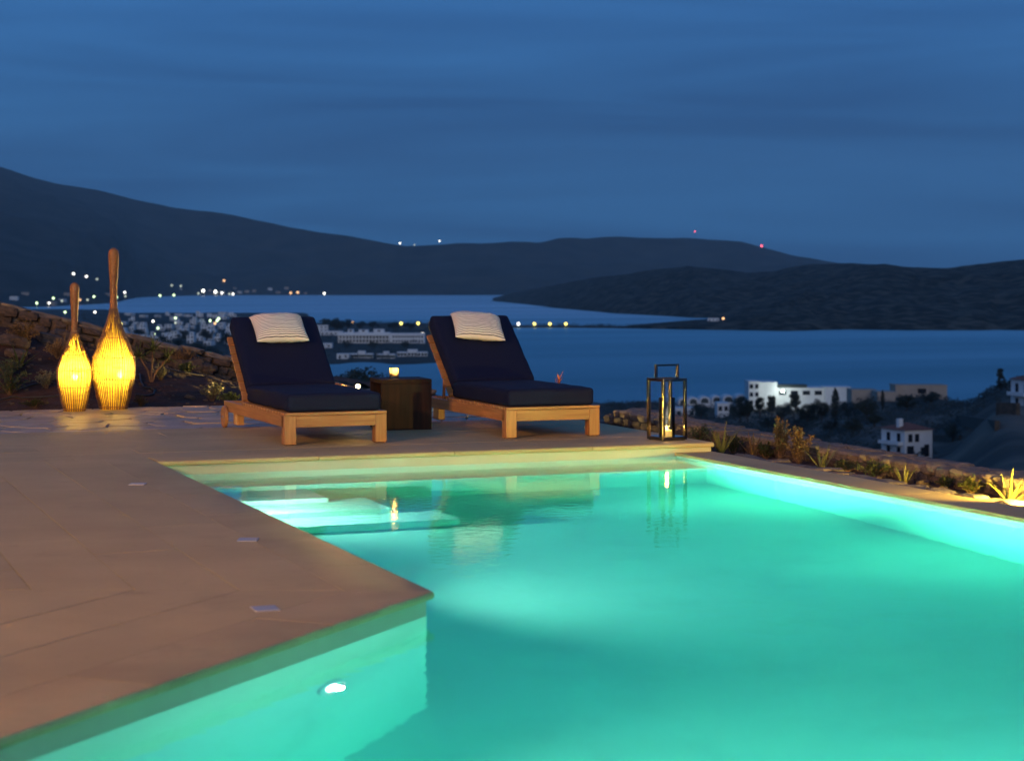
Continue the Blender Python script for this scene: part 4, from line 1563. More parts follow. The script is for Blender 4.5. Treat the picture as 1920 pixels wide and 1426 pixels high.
# plants of the garden strip on the right
def strip_at(px, x_):
    """Point of the strip at world x seen in photo column px."""
    k = (px - 960) / FPX
    # CAM + d*(FWD + k*RGT): solve for x
    d = (x_ - CAM.x) / (FWD.x + k * RGT.x)
    y_ = CAM.y + d * (FWD.y + k * RGT.y)
    return Vector((x_, y_, bed2(x_, y_)))
GS = 'plants of the narrow garden strip'
for i, (px, x_, n_, L_, lab) in enumerate((
        (1352, 4.52, 15, .26, 'tall grassy aloe at the deck corner behind the lantern'),
        (1412, 4.62, 11, .20, 'reddish spiky aloe second from the deck corner'),
        (1541, 4.62, 9, .20, 'slim upright aloe right of the tall dry bush'),
        (1695, 4.66, 7, .16, 'small open aloe with three upright leaves halfway along the strip'),
        (1893, 4.66, 9, .24, 'brightly lit yellow aloe at the right edge beside the spotlight'))):
    rosette('aloe', lab, 'aloe', strip_at(px, x_), n_, L_, .011 if i < 3 else .014, .18, M['aloe'] if i != 1 else M['dry_leaf'], (.1, .85), 20 + i, GS)
for i, (px, x_, R_, H_, m, lf, lab) in enumerate((
        (1462, 4.66, .08, .33, 'dry_leaf', .013, 'tall dry leafy bush, left of the pair in the garden strip'),
        (1497, 4.66, .15, .27, 'dry_leaf', .013, 'wide dry leafy bush, right of the pair in the garden strip'),
        (1376, 4.70, .14, .14, 'green_leaf', .011, 'low dark bush between the first two aloes'),
        (1310, 4.72, .15, .17, 'green_leaf', .012, 'dark green bush behind the lantern'),
        (1436, 4.72, .10, .12, 'green_leaf', .010, 'small dark bush left of the dry bushes'),
        (1590, 4.72, .12, .08, 'green_leaf', .010, 'low green cushion plant beside the slim aloe'),
        (1640, 4.70, .13, .10, 'green_leaf', .012, 'grassy green tuft left of the small open aloe'),
        (1770, 4.74, .07, .07, 'green_leaf', .009, 'tiny green plant against the wall right of the small open aloe'),
        (1822, 4.72, .09, .11, 'green_leaf', .012, 'leafy green plant left of the brightly lit aloe'))):
    bush('garden_bush', lab, 'bush', strip_at(px, x_), R_, H_, M[m], lf, 20, 40, 40 + i, .6, GS)
# dry stalks lying on the strip
for i, (px, x_, l_, a_) in enumerate(((1455, 4.55, .22, .4), (1575, 4.56, .28, -.5), (1600, 4.48, .2, 1.1))):
    p_ = strip_at(px, x_)
    o = MB().tube([(0, 0, .02), (math.cos(a_) * l_ * .5, math.sin(a_) * l_ * .5, .05), (math.cos(a_) * l_, math.sin(a_) * l_, .025)], [.004, .004, .002], 5).build('dry_stalk', M['dry_leaf'])
    o.location = p_
    tag(o, ('dry stalk lying below the tall dry bushes', 'long dry stalk lying right of the slim upright aloe', 'short dry stalk on the flat edging stones')[i], 'stalk', 'dry stalks on the garden strip')
# flower spike beyond the right lounger
p_ = far(1046, 19.6, zof(748, 19.6))
t = thing('flower_spike', 'orange flower spike standing behind the right lounger against the sea', 'flower', (p_.x, p_.y, p_.z - .3))
MB().tube([(0, 0, -.2), (.004, 0, .35), (.012, 0, .47)], [.008, .007, .006], 7).build('stalk', M['red_leaf'], t)
for k in range(9):
    b_ = MB()
    a = 2.4 * k
    blade(b_, (.012, 0, .40 + .012 * k), (math.cos(a) * .5, math.sin(a) * .3, .9), .09 + .01 * (k % 3), .011, .15, r_, 5)
    b_.build('petal', M['red_leaf'], t)

# ------------------------------------------------------------------ buildings
PANE = {}
def pane_mesh(w_, h_, d_=.06):
    k = (round(w_, 2), round(h_, 2), d_)
    if k not in PANE:
        PANE[k] = MB().box(-w_ / 2, w_ / 2, -d_, d_, 0, h_).mesh('window')
        PANE[k].materials.append(M['pane'])
    return PANE[k]
def window(parent, x_, y_, z_, w_, h_, rz=0.0, name='window'):
    o = link(name, pane_mesh(w_, h_), None, parent)
    o.location = (x_, y_, z_)
    o.rotation_euler = (0, 0, rz)
    return o

VARS = {}
def small_house(label, loc, w_, d_, h_, rz, seed, group, m='white', upper=True):
    r_ = random.Random(seed)
    t = thing('house', label, 'house', loc, rz, group)
    b_ = MB().box(-w_ / 2, w_ / 2, -d_ / 2, d_ / 2, -2, h_)
    b_.box(-w_ / 2 - .15, w_ / 2 + .15, -d_ / 2 - .15, d_ / 2 + .15, h_ + .004, h_ + .35)
    b_.build('wall', M[m], t)
    if upper:
        ux = r_.uniform(-.25, .25) * w_
        u_ = MB().box(ux - w_ * .27, ux + w_ * .27, -d_ * .3, d_ * .4, h_ + .36, h_ + 3.0)
        u_.build('upper_storey', M[m], t)
        window(t, ux, -d_ * .3 - .03, h_ + .9, 1.2, 1.4)
    n_ = max(2, int(w_ / 3.4))
    for k in range(n_):
        window(t, lerp(-w_ / 2, w_ / 2, (k + .5) / n_), -d_ / 2 - .03, .9 if k else 0, 1.3, 1.4 if k else 2.2, 0, 'window' if k else 'door')
    if h_ > 5:
        for k in range(n_):
            window(t, lerp(-w_ / 2, w_ / 2, (k + .5) / n_), -d_ / 2 - .03, 3.9, 1.3, 1.5)
    return t
FACE = -HEAD                              # buildings turn their fronts to the camera side
# coastal town behind the left lounger
ORD = ['first', 'second', 'third', 'fourth', 'fifth', 'sixth', 'seventh', 'eighth', 'ninth', 'tenth', 'eleventh', 'twelfth', 'thirteenth', 'fourteenth', 'fifteenth', 'sixteenth', 'seventeenth', 'eighteenth', 'nineteenth', 'twentieth']
hr = random.Random(77)
spots, tries = [], 0
while len(spots) < 62 and tries < 4000:
    tries += 1
    px, py = hr.uniform(228, 446), hr.uniform(590, 652)
    if hr.random() > (1 - abs(py - 610) / 60) or any(abs(px - a) < 11 and abs(py - b) < 4.5 for a, b, _ in spots):
        continue
    p_ = hit(px, py)
    if p_ is None or p_.z < SEA + .5 or not 900 < depth(p_) < 3150:
        continue
    spots.append((px, py, p_))
spots.sort(key=lambda q: q[1])
n3 = (len(spots) + 3) // 4
for ri, rname in enumerate(('town row along the bay', 'second town row from the bay', 'third town row from the bay', 'town row nearest the stone wall')):
    for i, (px, py, p_) in enumerate(sorted(spots[ri * n3:(ri + 1) * n3])):
        sc_ = depth(p_) / FPX
        small_house(ORD[i] + ' white house from the left, ' + rname, (p_.x, p_.y, p_.z), hr.uniform(6, 12) * max(.6, sc_ / .7), hr.uniform(7, 10), hr.choice((3.0, 3.2, 5.6)), FACE + hr.uniform(-.35, .35), int(px), 'houses of the coastal town', 'white', hr.random() < .6)
for px, py, w_, h_, lab in ((612, 652, 9, 3.2, 'white cottage by the trees left of the white seafront terraces'), (622, 628, 20, 3.4, 'long low white house left of the large white hotel'), (644, 672, 8, 3.0, 'small cottage with a lit front below the large hotel'), (604, 622, 12, 6.2, 'two-storey white house half hidden by the left lounger')):
    p_ = hit(px, py)
    if p_:
        small_house(lab, p_, w_, 9, h_, FACE, px, 'houses round the white hotel', 'white', False)

def facade(t, x0, x1, yf, z0, n_, fl_, fh, ww, wh, name='window', rz=0):
    for f in range(fl_):
        for k in range(n_):
            window(t, lerp(x0, x1, (k + .5) / n_), yf, z0 + f * fh + .8, ww, wh, rz, name)

# large hotel between the loungers
p_ = hit(712, 643)
ht = thing('hotel', 'large white three-storey hotel with many balconies seen between the loungers', 'hotel', p_, FACE)
s_ = depth(p_) / FPX                      # metres per photo pixel at the hotel
def hx(px):
    return (px - 712) * s_
bl = MB().box(hx(634), hx(731), 0, 14, -3, 8.2)
bl.build('left_wing', M['white'], ht)
MB().box(hx(731), hx(796), 1.2, 15, -3, 7.6).build('right_wing', M['white'], ht)
facade(ht, hx(636), hx(729), -.04, 0, 15, 1, 3, 1.5, 1.7)
facade(ht, hx(636), hx(729), -.04, 2.9, 15, 1, 3, 1.6, 1.8)
facade(ht, hx(735), hx(794), 1.16, 0, 11, 2, 3.4, 1.4, 1.5)
for a, b, c in ((652, 662, 2.4), (672, 690, 2.2), (700, 720, 2.6)):
    MB().box(hx(a), hx(b), 2, 10, 8.204, 8.2 + c).build('roof_block', M['white'], ht)
    window(ht, hx((a + b) / 2), 1.96, 8.9, 2.2, 1.2)
for k in range(16):
    MB().box(hx(634 + k * 6.4) - .15, hx(634 + k * 6.4) + .15, -1.4, -.02, -2, 6.0).build('balcony_pier', M['white'], ht)
MB().box(hx(634) - .2, hx(731) + .2, -1.5, -.06, 2.9, 3.2).build('balcony_slab', M['white'], ht)
MB().box(hx(634) - .2, hx(731) + .2, -1.5, -.06, 6.01, 6.3).build('balcony_slab', M['white'], ht)
# white terraces by the water
for px0, px1, py, lab in ((655, 700, 671, 'stepped white seafront terraces below the hotel, left of two'), (706, 741, 672, 'white bungalows with lit fronts below the hotel, middle of the row'), (744, 802, 668, 'long white seafront block with dark openings below the hotel, right of the row')):
    p_ = hit((px0 + px1) / 2, py)
    s_ = depth(p_) / FPX
    t = thing('seafront_block', lab, 'building', p_, FACE, 'white buildings along the bay shore')
    w_ = (px1 - px0) * s_
    for k in range(3):
        a, b = -w_ / 2 + k * w_ / 3 + .2, -w_ / 2 + (k + 1) * w_ / 3 - .2
        MB().box(a, b, k % 2 * 1.5, 8, -2, 3.0 + (k % 2) * 1.6).build('wall', M['white'], t)
        for q in range(3):
            window(t, lerp(a, b, (q + .5) / 3), k % 2 * 1.5 - .03, .5, 1.6, 1.7)

# resort on the near shore, right
def blocks(label, px, py, parts, m='white', group=None, cat='building', name='resort_building'):
    """parts: list of (px0, px1, top py, back metres, front offset metres, window columns, window rows)"""
    p_ = hit(px, py)
    s_ = depth(p_) / FPX
    t = thing(name, label, cat, p_, FACE, group)
    for px0, px1, pt, bk, fo, wc, wr_ in parts:
        x0, x1, h_ = (px0 - px) * s_, (px1 - px) * s_, (py - pt) * s_
        MB().box(x0, x1, fo, fo + bk, -3, h_).build('wall', M[m], t)
        MB().box(x0 - .12, x1 + .12, fo - .12, fo + bk + .12, h_ + .003, h_ + .3).build('parapet', M[m], t)
        for r2 in range(wr_):
            for c2 in range(wc):
                window(t, lerp(x0, x1, (c2 + .5) / wc), fo - .04, h_ - 2.3 - 2.9 * r2, min(2.6, (x1 - x0) / wc * .6), 1.5)
    return t, s_
t, s_ = blocks('white resort hotel block with a bright floodlight and a long wing by the sea', 1470, 768, [(1404, 1424, 716, 12, 0, 2, 3), (1424, 1458, 718, 14, 1.5, 0, 0), (1458, 1548, 729, 12, 3, 4, 1), (1548, 1596, 727, 10, 1, 0, 0)])
MB().box((1442 - 1470) * s_, (1516 - 1470) * s_, 3.2, 10, (768 - 728.5) * s_ + .3, (768 - 722) * s_).build('pergola_roof', M['shutter'], t)
pw = thing('floodlight', 'bright white floodlight on the front of the resort hotel', 'floodlight', t.matrix_basis @ Vector(((1467 - 1470) * s_, -1.2, (768 - 733) * s_)), FACE)
fm = emit('floodlight_glow', (.82, 1.0, .92), 60)
MB().lathe([(.02, -.45), (.32, -.32), (.46, 0), (.32, .32), (.02, .45)], 14).build('lamp', fm, pw, 60)
MB().box(-.06, .06, .2, 1.25, -.06, .06).build('bracket', M['pole'], pw)
ld = bpy.data.lights.new('floodlight_light', 'POINT')
ld.energy = 1900
ld.color = (.85, 1, .95)
ld.shadow_soft_size = .5
lo = bpy.data.objects.new('floodlight_light', ld)
COL.objects.link(lo)
lo.parent = pw
lo.location = (0, -5.5, 1)
# vaulted bungalows left of the hotel
for i, (pa, pb, pt) in enumerate(((1272, 1290, 746), (1290, 1310, 744.5), (1311, 1332, 743), (1334, 1354, 741.5), (1355, 1377, 740.5), (1379, 1403, 739))):
    pc = (pa + pb) / 2
    p_ = hit(pc, 764) or far(pc, 720, -46)
    s_ = depth(p_) / FPX
    t = thing('vaulted_bungalow', ('leftmost', 'second from the left', 'third from the left', 'fourth from the left', 'fifth from the left', 'rightmost')[i] + ' of the white vaulted bungalows beside the resort hotel', 'bungalow', p_, FACE, 'row of white vaulted bungalows by the sea')
    w_ = (pb - pa) * s_
    zt = (764 - pt) * s_
    v_ = MB()
    arc = [(-w_ / 2, -2)] + [(-w_ / 2 * math.cos(a), zt - 1.6 + 1.6 * math.sin(a)) for a in frange(0, math.pi, 13)] + [(w_ / 2, -2)]
    n_ = len(arc)
    v_.add([(a, 0, b) for a, b in arc] + [(a, 10, b) for a, b in arc], [tuple(range(n_)), tuple(reversed(range(n_, 2 * n_)))] + [(i2, n_ + i2, n_ + (i2 + 1) % n_, (i2 + 1) % n_) for i2 in range(n_)])
    v_.build('vault', M['white'], t)
    o = MB()
    ar = [(-w_ * .33, zt - 2.6)] + [(-w_ * .33 * math.cos(a), zt - 1.7 + 1.05 * math.sin(a)) for a in frange(0, math.pi, 9)] + [(w_ * .33, zt - 2.6)]
    n_ = len(ar)
    o.add([(a, -.06, b) for a, b in ar] + [(a, .02, b) for a, b in ar], [tuple(range(n_)), tuple(reversed(range(n_, 2 * n_)))] + [(i2, n_ + i2, n_ + (i2 + 1) % n_, (i2 + 1) % n_) for i2 in range(n_)])
    o.build('arched_window', M['shutter'], t)
blocks('white cube-shaped house below the vaulted bungalows', 1356, 783, [(1345, 1367, 757, 8, 0, 2, 1)])
blocks('low white building behind the lantern', 1284, 781, [(1267, 1303, 766, 8, 0, 3, 1)])
blocks('small beige building right of the resort wing', 1620, 750, [(1597, 1643, 732, 9, 0, 0, 0)], 'beige')
blocks('low beige wall-like building beside the cypress', 1662, 752, [(1645, 1679, 736, 9, 0, 2, 0)], 'beige')
blocks('long beige building with a flat roof and dark opening near the hill crest', 1728, 746, [(1679, 1684, 723, 9, 0, 0, 0), (1684, 1779, 724, 9, 2.2, 1, 1)], 'beige')

def villa(label, px, py, wpx, hpx, rz, lean, seed):
    p_ = hit(px, py)
    s_ = depth(p_) / FPX
    t = thing('villa', label, 'house', p_ + Vector((0, 0, .5)), FACE + rz, 'white houses with red roofs on the right')
    w_, h_, d_ = wpx * s_, hpx * s_, 7.5
    MB().box(-w_ / 2, w_ / 2, -d_ / 2, d_ / 2, -3, h_).build('wall', M['white'], t)
    e = .45
    rf = MB()
    rf.add([(-w_ / 2 - e, -d_ / 2 - e, h_ + .003), (w_ / 2 + e, -d_ / 2 - e, h_ + .003), (w_ / 2 + e, d_ / 2 + e, h_ + .003), (-w_ / 2 - e, d_ / 2 + e, h_ + .003), (-w_ / 2 + d_ * .42, 0, h_ + 1.25), (w_ / 2 - d_ * .42, 0, h_ + 1.25)],
           [(3, 2, 1, 0), (0, 1, 5, 4), (1, 2, 5), (2, 3, 4, 5), (3, 0, 4)])
    ro = rf.build('roof', M['tile_roof'], t)
    MB().box(-w_ * .34 - .45, -w_ * .34 + .45, -1.2, -.3, h_ + .1, h_ + 2.0).build('chimney', M['white'], ro)
    for x_, z_, ww, wh, nm in ((-.30, h_ * .56, .9, 1.5, 'window'), (-.06, h_ * .56, .9, 1.5, 'window'), (-.30, h_ * .04, 1.5, 1.9, 'door'), (.14, h_ * .08, .8, 1.4, 'window'), (.29, h_ * .0, 1.1, 2.3, 'door')):
        window(t, x_ * w_, -d_ / 2 - .03, z_, ww, wh, 0, nm)
    for y_, z_ in ((-1.9, .56), (1.4, .56), (-1.9, .05), (1.4, .05)):
        window(t, -w_ / 2 - .03, y_, h_ * z_, 1.0, 1.6, R(90))
    bb = MB().box(-w_ / 2 - 1.1, -w_ / 2 - .03, -d_ / 2 + .6, d_ / 2 - .4, h_ * .44, h_ * .56)
    bb.build('balcony', M['white'], t)
    return t
villa('white two-storey house with red hipped roof and chimney on the dark slope', 1700, 858, 62, 50, R(24), 0, 1)
villa('white house with red roof at the right edge of the photo', 1944, 770, 66, 54, R(14), 0, 2)
# small white house on the far peninsula
p_ = hit(1337, 602)
if p_:
    small_house('tiny white house on the shore of the far peninsula', p_, 13, 8, 3.4, FACE, 5, None, 'white', False)

# stone terrace walls on the right slope
for i, (a, b, hh, lab) in enumerate((((1871, 776), (1909, 778), 2.0, 'stone retaining wall under the house at the right edge'), ((1795, 787), (1870, 806), 1.5, 'long dry-stone terrace wall on the right slope'), ((1742, 822), (1800, 824), 1.0, 'low terrace wall right of the white house'))):
    pa, pb = hit(*a), hit(*b)
    if pa is None or pb is None:
        continue
    dv = (pb - pa)
    o = MB()
    n_ = 12
    for k in range(n_):
        q0, q1 = pa.lerp(pb, k / n_), pa.lerp(pb, (k + 1) / n_)
        h0 = hh * (1 + .12 * nz3(k, i))
        pr = dv.normalized().cross(Vector((0, 0, 1))) * .4
        o.add([q0 - pr + Vector((0, 0, -1)), q1 - pr + Vector((0, 0, -1)), q1 + pr + Vector((0, 0, -1)), q0 + pr + Vector((0, 0, -1)), q0 - pr + Vector((0, 0, h0)), q1 - pr + Vector((0, 0, h0)), q1 + pr + Vector((0, 0, h0)), q0 + pr + Vector((0, 0, h0))], [(3, 2, 1, 0), (4, 5, 6, 7), (0, 1, 5, 4), (1, 2, 6, 5), (2, 3, 7, 6), (3, 0, 4, 7)])
    tag(o.build('terrace_wall', M['terrace']), lab, 'stone wall', 'terrace walls on the right slope')

# ------------------------------------------------------------------ trees
def crown_mesh(seed, kind):
    r_ = random.Random(seed)
    mb = MB()
    if kind == 'cypress':
        for k in range(26):
            z_ = k / 25
            rr = .13 * math.sin(math.pi * min(1, .12 + z_ * .88)) ** .7 + .012
            leafy(mb, (r_.gauss(0, .012), r_.gauss(0, .012), .08 + z_ * .9), rr, rr, .05, 70, .028, r_, .3)
    elif kind == 'pine':
        for k in range(26):
            a, e = r_.uniform(0, 6.28), r_.random() ** .5
            z_ = .42 + .5 * r_.random()
            lim = .40 * (1.15 - z_) + .06
            leafy(mb, (math.cos(a) * e * lim, math.sin(a) * e * lim, z_), .14, .14, .085, 130, .032, r_, .2)
    else:
        for k in range(24):
            a, e = r_.uniform(0, 6.28), r_.random() ** .5
            z_ = .30 + .60 * r_.random()
            lim = .46 * math.sqrt(max(.06, 1 - ((z_ - .5) / .46) ** 2))
            leafy(mb, (math.cos(a) * e * lim, math.sin(a) * e * lim, z_), .17, .17, .13, 130, .034, r_, .2)
    me = mb.mesh('crown')
    me.materials.append(M['tree_leaf'])
    return me
def trunk_mesh(seed, kind):
    r_ = random.Random(seed)
    mb = MB()
    top = .9 if kind == 'cypress' else .6
    mb.tube([(0, 0, -.06), (.01, 0, .2), (r_.gauss(0, .02), r_.gauss(0, .02), top)], [.035, .026, .008], 7)
    if kind != 'cypress':
        for k in range(6):
            a = k * 1.05 + r_.uniform(-.3, .3)
            z_ = .2 + .06 * k
            mb.tube([(0, 0, z_), (math.cos(a) * .14, math.sin(a) * .14, z_ + .14), (math.cos(a) * .27, math.sin(a) * .27, z_ + .27)], [.014, .010, .004], 5)
    me = mb.mesh('trunk')
    me.materials.append(M['bark'])
    return me
CR = {k: [(crown_mesh(i + 5 * j, k), trunk_mesh(i, k)) for i in range(3)] for j, k in enumerate(('cypress', 'pine', 'round'))}
def tree(px, py, hpx, kind, label, group, wide=1.0, seed=0):
    p_ = hit(px, py)
    if p_ is None or p_.z < SEA + .3:
        return None
    h_ = hpx * depth(p_) / FPX
    t = thing(kind + '_tree', label, 'tree', p_, seed * 1.3, group)
    c_, k_ = CR[kind][seed % 3]
    a = link('crown', c_, None, t)
    b = link('trunk', k_, None, t)
    a.scale = b.scale = (h_ * wide, h_ * wide, h_)
    return t
GT = 'dark trees in front of the resort'
for i, (px, py, hp, kind, wd, lab) in enumerate((
        (1314, 786, 30, 'round', 1.3, 'dark round tree below the vaulted bungalows, left of the white cube house'),
        (1388, 792, 50, 'round', .8, 'tall dark tree at the left corner of the resort hotel'),
        (1402, 796, 46, 'pine', .8, 'dark tree standing just right of the tall corner tree'),
        (1425, 790, 46, 'pine', .7, 'pointed dark tree before the white hotel tower'),
        (1446, 792, 52, 'pine', .6, 'slim pointed tree directly left of the floodlight'),
        (1467, 796, 44, 'round', .9, 'round dark tree below the floodlight'),
        (1489, 792, 55, 'pine', .65, 'pointed tree right of the floodlight'),
        (1515, 797, 42, 'round', 1.0, 'broad dark tree before the middle of the resort wing'),
        (1540, 792, 46, 'round', .9, 'bushy tree before the right half of the resort wing'),
        (1566, 790, 62, 'cypress', 1.1, 'tall cypress near the right end of the resort wing'),
        (1590, 790, 40, 'round', 1.1, 'broad tree at the right end of the resort wing'),
        (1625, 785, 38, 'round', 1.2, 'broad dark tree below the small beige building'),
        (1655, 768, 37, 'cypress', .9, 'slim cypress between the beige buildings'),
        (1700, 770, 30, 'round', 1.3, 'wide dark tree below the long beige building'),
        (1745, 760, 28, 'round', 1.4, 'wide dark tree before the right end of the long beige building'),
        (1786, 828, 34, 'round', 1.0, 'dense dark tree right of the white house on the slope'),
        (1796, 738, 24, 'round', 1.5, 'rounded tree on the hill crest right of the long beige building'),
        (1832, 735, 20, 'round', 1.6, 'low wide tree on the hill crest'),
        (1876, 730, 40, 'pine', .55, 'tall thin tree on the crest near the right edge'),
        (1878, 730, 18, 'round', 1.5, 'low bush-like tree at the foot of the tall thin crest tree'),
        (1901, 728, 20, 'round', 1.4, 'dark tree beside the house at the right edge'),
        (1600, 815, 30, 'round', 1.2, 'dark tree low on the slope left of the white house'),
        (1560, 815, 28, 'round', 1.2, 'dark rounded tree low on the slope below the cypress'),
        (1640, 800, 26, 'round', 1.2, 'dark rounded tree just up left of the white house'),
        (1500, 815, 30, 'round', 1.2, 'dark rounded tree above the tall dry bushes'),
        (1440, 806, 26, 'round', 1.3, 'dark rounded tree above the garden wall left of the dry bushes'))):
    tree(px, py, hp, kind, lab, GT, wd, i)
GC = 'trees of the coastal town'
for i, (px, py, hp, kind, wd, lab) in enumerate((
        (632, 622, 27, 'round', 1.2, 'big dark tree left of the white hotel, highest of its clump'),
        (652, 618, 20, 'round', 1.2, 'dark tree right behind the biggest tree near the hotel'),
        (612, 618, 22, 'round', 1.2, 'dark tree beside the top corner of the left lounger cushion'),
        (676, 617, 16, 'round', 1.5, 'low dark tree behind the left end of the hotel'),
        (700, 616, 14, 'round', 1.8, 'low dark tree behind the middle of the hotel'),
        (738, 618, 15, 'round', 1.8, 'low dark tree behind the hotel right wing'),
        (770, 619, 15, 'round', 1.8, 'low dark tree behind the right end of the hotel'),
        (700, 652, 12, 'round', 1.8, 'dark shrub-like tree in front of the hotel'),
        (650, 652, 14, 'round', 1.6, 'dark tree in front of the hotel left end'),
        (760, 652, 12, 'round', 1.8, 'dark tree in front of the hotel right wing'),
        (300, 660, 30, 'round', 1.2, 'dark tree above the wall right of the taller wicker lamp'),
        (330, 668, 34, 'round', 1.3, 'wide dark tree below the town right of the wicker lamps'),
        (365, 676, 36, 'round', 1.2, 'wide dark tree above the stone wall beside the left lounger'),
        (400, 682, 34, 'round', 1.2, 'dark tree just left of the left lounger backrest'),
        (345, 640, 22, 'round', 1.3, 'dark tree among the town houses'),
        (388, 640, 24, 'round', 1.3, 'dark tree below the right half of the town'),
        (425, 650, 26, 'round', 1.2, 'dark tree next to the left lounger cushion'),
        (262, 640, 24, 'round', 1.3, 'dark tree close to the right side of the taller wicker lamp'))):
    tree(px, py, hp, kind, lab, GC, wd, i + 2)
# nearer bushes standing up beyond the stone wall between lounger and table
for i, (px, d, hp, wpx, lab) in enumerate(((690, 70, 16, 1.6, 'blurred dark bush beyond the wall left of the candle table'), (640, 64, 12, 2.2, 'low dark bush beyond the wall behind the left lounger'), (665, 76, 13, 1.8, 'dark bush between the two beyond the wall'))):
    zt = zof(694 + 6 * i, d)
    t = thing('shrub', lab, 'bush', far(px, d, zt - 2.4), 0, 'dark bushes just beyond the wall')
    a = link('crown', CR['round'][i][0], None, t)
    b = link('trunk', CR['round'][i][1], None, t)
    a.scale = b.scale = (2.4 * wpx / 1.6, 2.4 * wpx / 1.6, 2.5)

# scrub over the right slope and the coast: nobody could count it
sc_ = MB()
r_ = random.Random(5)
for k in range(8000):
    c_, d = r_.uniform(1130, 2250), 240 + 520 * r_.random() ** .9
    z_ = ground(c_, d)
    if z_ < SEA + 1:
        continue
    q = far(c_, d)
    den = nz3(q.x * .018, q.y * .018, 2)
    bare = sstep(1690, 1800, c_) * sstep(470, 380, d)
    if den < -.3 + .7 * bare:
        continue
    s_ = r_.uniform(.8, 2.1) * (1 - .35 * bare)
    leafy(sc_, (q.x, q.y, z_ + s_ * .35), s_, s_, s_ * .7, 24, .34 * s_ * .7, r_, .5)
tag(sc_.build('hillside_scrub', M['scrub']), 'dark low scrub covering the slope on the right', 'scrub', kind='stuff')
sc_ = MB()
for k in range(3600):
    c_, d = r_.uniform(150, 880), 420 + 2300 * r_.random() ** .8
    z_ = ground(c_, d)
    if z_ < SEA + 1.2:
        continue
    q = far(c_, d)
    if nz3(q.x * .01, q.y * .01, 4) < -.05:
        continue
    s_ = r_.uniform(1.6, 3.6)
    leafy(sc_, (q.x, q.y, z_ + s_ * .4), s_, s_, s_ * .75, 18, .38 * s_ * .7, r_, .5)
for k in range(240):
    c_ = r_.uniform(845, 1235)
    q = cause(c_, 18)
    if r_.random() > .35 + .65 * (nz3(c_ * .03, 2) > 0):
        continue
    s_ = r_.uniform(1.5, 3.5)
    leafy(sc_, (q.x, q.y, q.z + s_ * .4), s_ * 1.3, s_ * 1.3, s_ * .7, 18, .38 * s_ * .7, r_, .5)
tag(sc_.build('coastal_scrub', M['scrub']), 'dark trees and scrub along the far coast around the town', 'scrub', kind='stuff')

# ------------------------------------------------------------------ street lamps and beacons
EM = {'white': emit('white_lamp', (1.0, .97, .86), 5.0), 'yellow': emit('yellow_lamp', (1.0, .80, .16), 4.0), 'green': emit('pale_green_lamp', (.72, 1.0, .55), 4.0), 'dim': emit('dim_lamp', (.75, .85, .70), 1.1), 'orange': emit('orange_lamp', (1.0, .55, .25), 2.4), 'red': emit('red_beacon', (1.0, .10, .14), 5.0)}
GLOBE = {}
for k, e in EM.items():
    GLOBE[k] = MB().lathe([(.02, -1), (.5, -.87), (.87, -.5), (1, 0), (.87, .5), (.5, .87), (.02, 1)], 14).mesh('lamp_globe')
    GLOBE[k].materials.append(e)
POST = MB().tube([(0, 0, 0), (0, 0, 1)], .05, 6).mesh('post')
POST.materials.append(M['pole'])
def street_lamp(px, py, col, label, group, r_px=2.1, p_=None, name='street_lamp', cat='street lamp', drop=7):
    if p_ is None:
        p_ = hit(px, py + drop) or hit(px, py + drop + 6)
    if p_ is None:
        return
    d = depth(p_)
    zc = zof(py, d)
    t = thing(name, label, cat, p_, 0, group)
    g_ = link('globe', GLOBE[col], None, t)
    g_.location = (0, 0, zc - p_.z)
    rr = r_px * d / FPX
    g_.scale = (rr, rr, rr)
    o = link('post', POST, None, t)
    o.scale = (rr * 2.2, rr * 2.2, max(.5, zc - p_.z - rr * .9))
for i, (px, py) in enumerate(((752, 606), (784, 606), (816, 605), (942, 607), (972, 607), (1002, 607), (1031, 607), (1061, 607))):
    street_lamp(px, py, 'white' if px in (816, 972) else 'yellow', ('first', 'second', 'third', 'fourth', 'fifth', 'sixth', 'seventh', 'last')[i] + ' lamp from the left in the row along the causeway', 'yellow lamps along the causeway', 2.7, far(px, 2165, SEA + 2) if px > 850 else None)
for i, (px, py, c_) in enumerate(((480, 599, 'green'), (500, 599, 'white'), (525, 599, 'white'), (546, 600, 'yellow'), (568, 601, 'yellow'))):
    street_lamp(px, py, c_, ('first', 'second', 'third', 'fourth', 'fifth')[i] + ' lamp from the left just above the left lounger pillow', 'lamps above the left lounger', 2.4)
for px, py, c_, lab in ((629, 603, 'green', 'pale green lamp before the big dark trees'), (614, 614, 'dim', 'dim lamp left of the hotel among trees'), (661, 604, 'orange', 'faint orange lamp behind the hotel'), (792, 626, 'white', 'bright white lamp at the right end of the hotel'), (1356, 597, 'orange', 'single warm lamp on the far peninsula shore'), (608, 550, 'white', 'white lamp at the far end of the bay village'), (545, 549, 'orange', 'left of two orange lamps on the far bay shore'), (558, 548, 'orange', 'right of two orange lamps on the far bay shore'), (420, 526, 'orange', 'orange lamp above the far bay village'), (138, 513, 'white', 'left of two white lamps high on the mountain foot'), (162, 518, 'white', 'right of two white lamps high on the mountain foot'), (381, 545, 'white', 'brightest white lamp of the far bay village'), (404, 547, 'white', 'second bright white lamp of the far bay village')):
    street_lamp(px, py, c_, lab, 'single lamps round the bay', 3.0 if px in (381, 404, 792) else 2.2, None, drop=5 if py < 560 else 7)
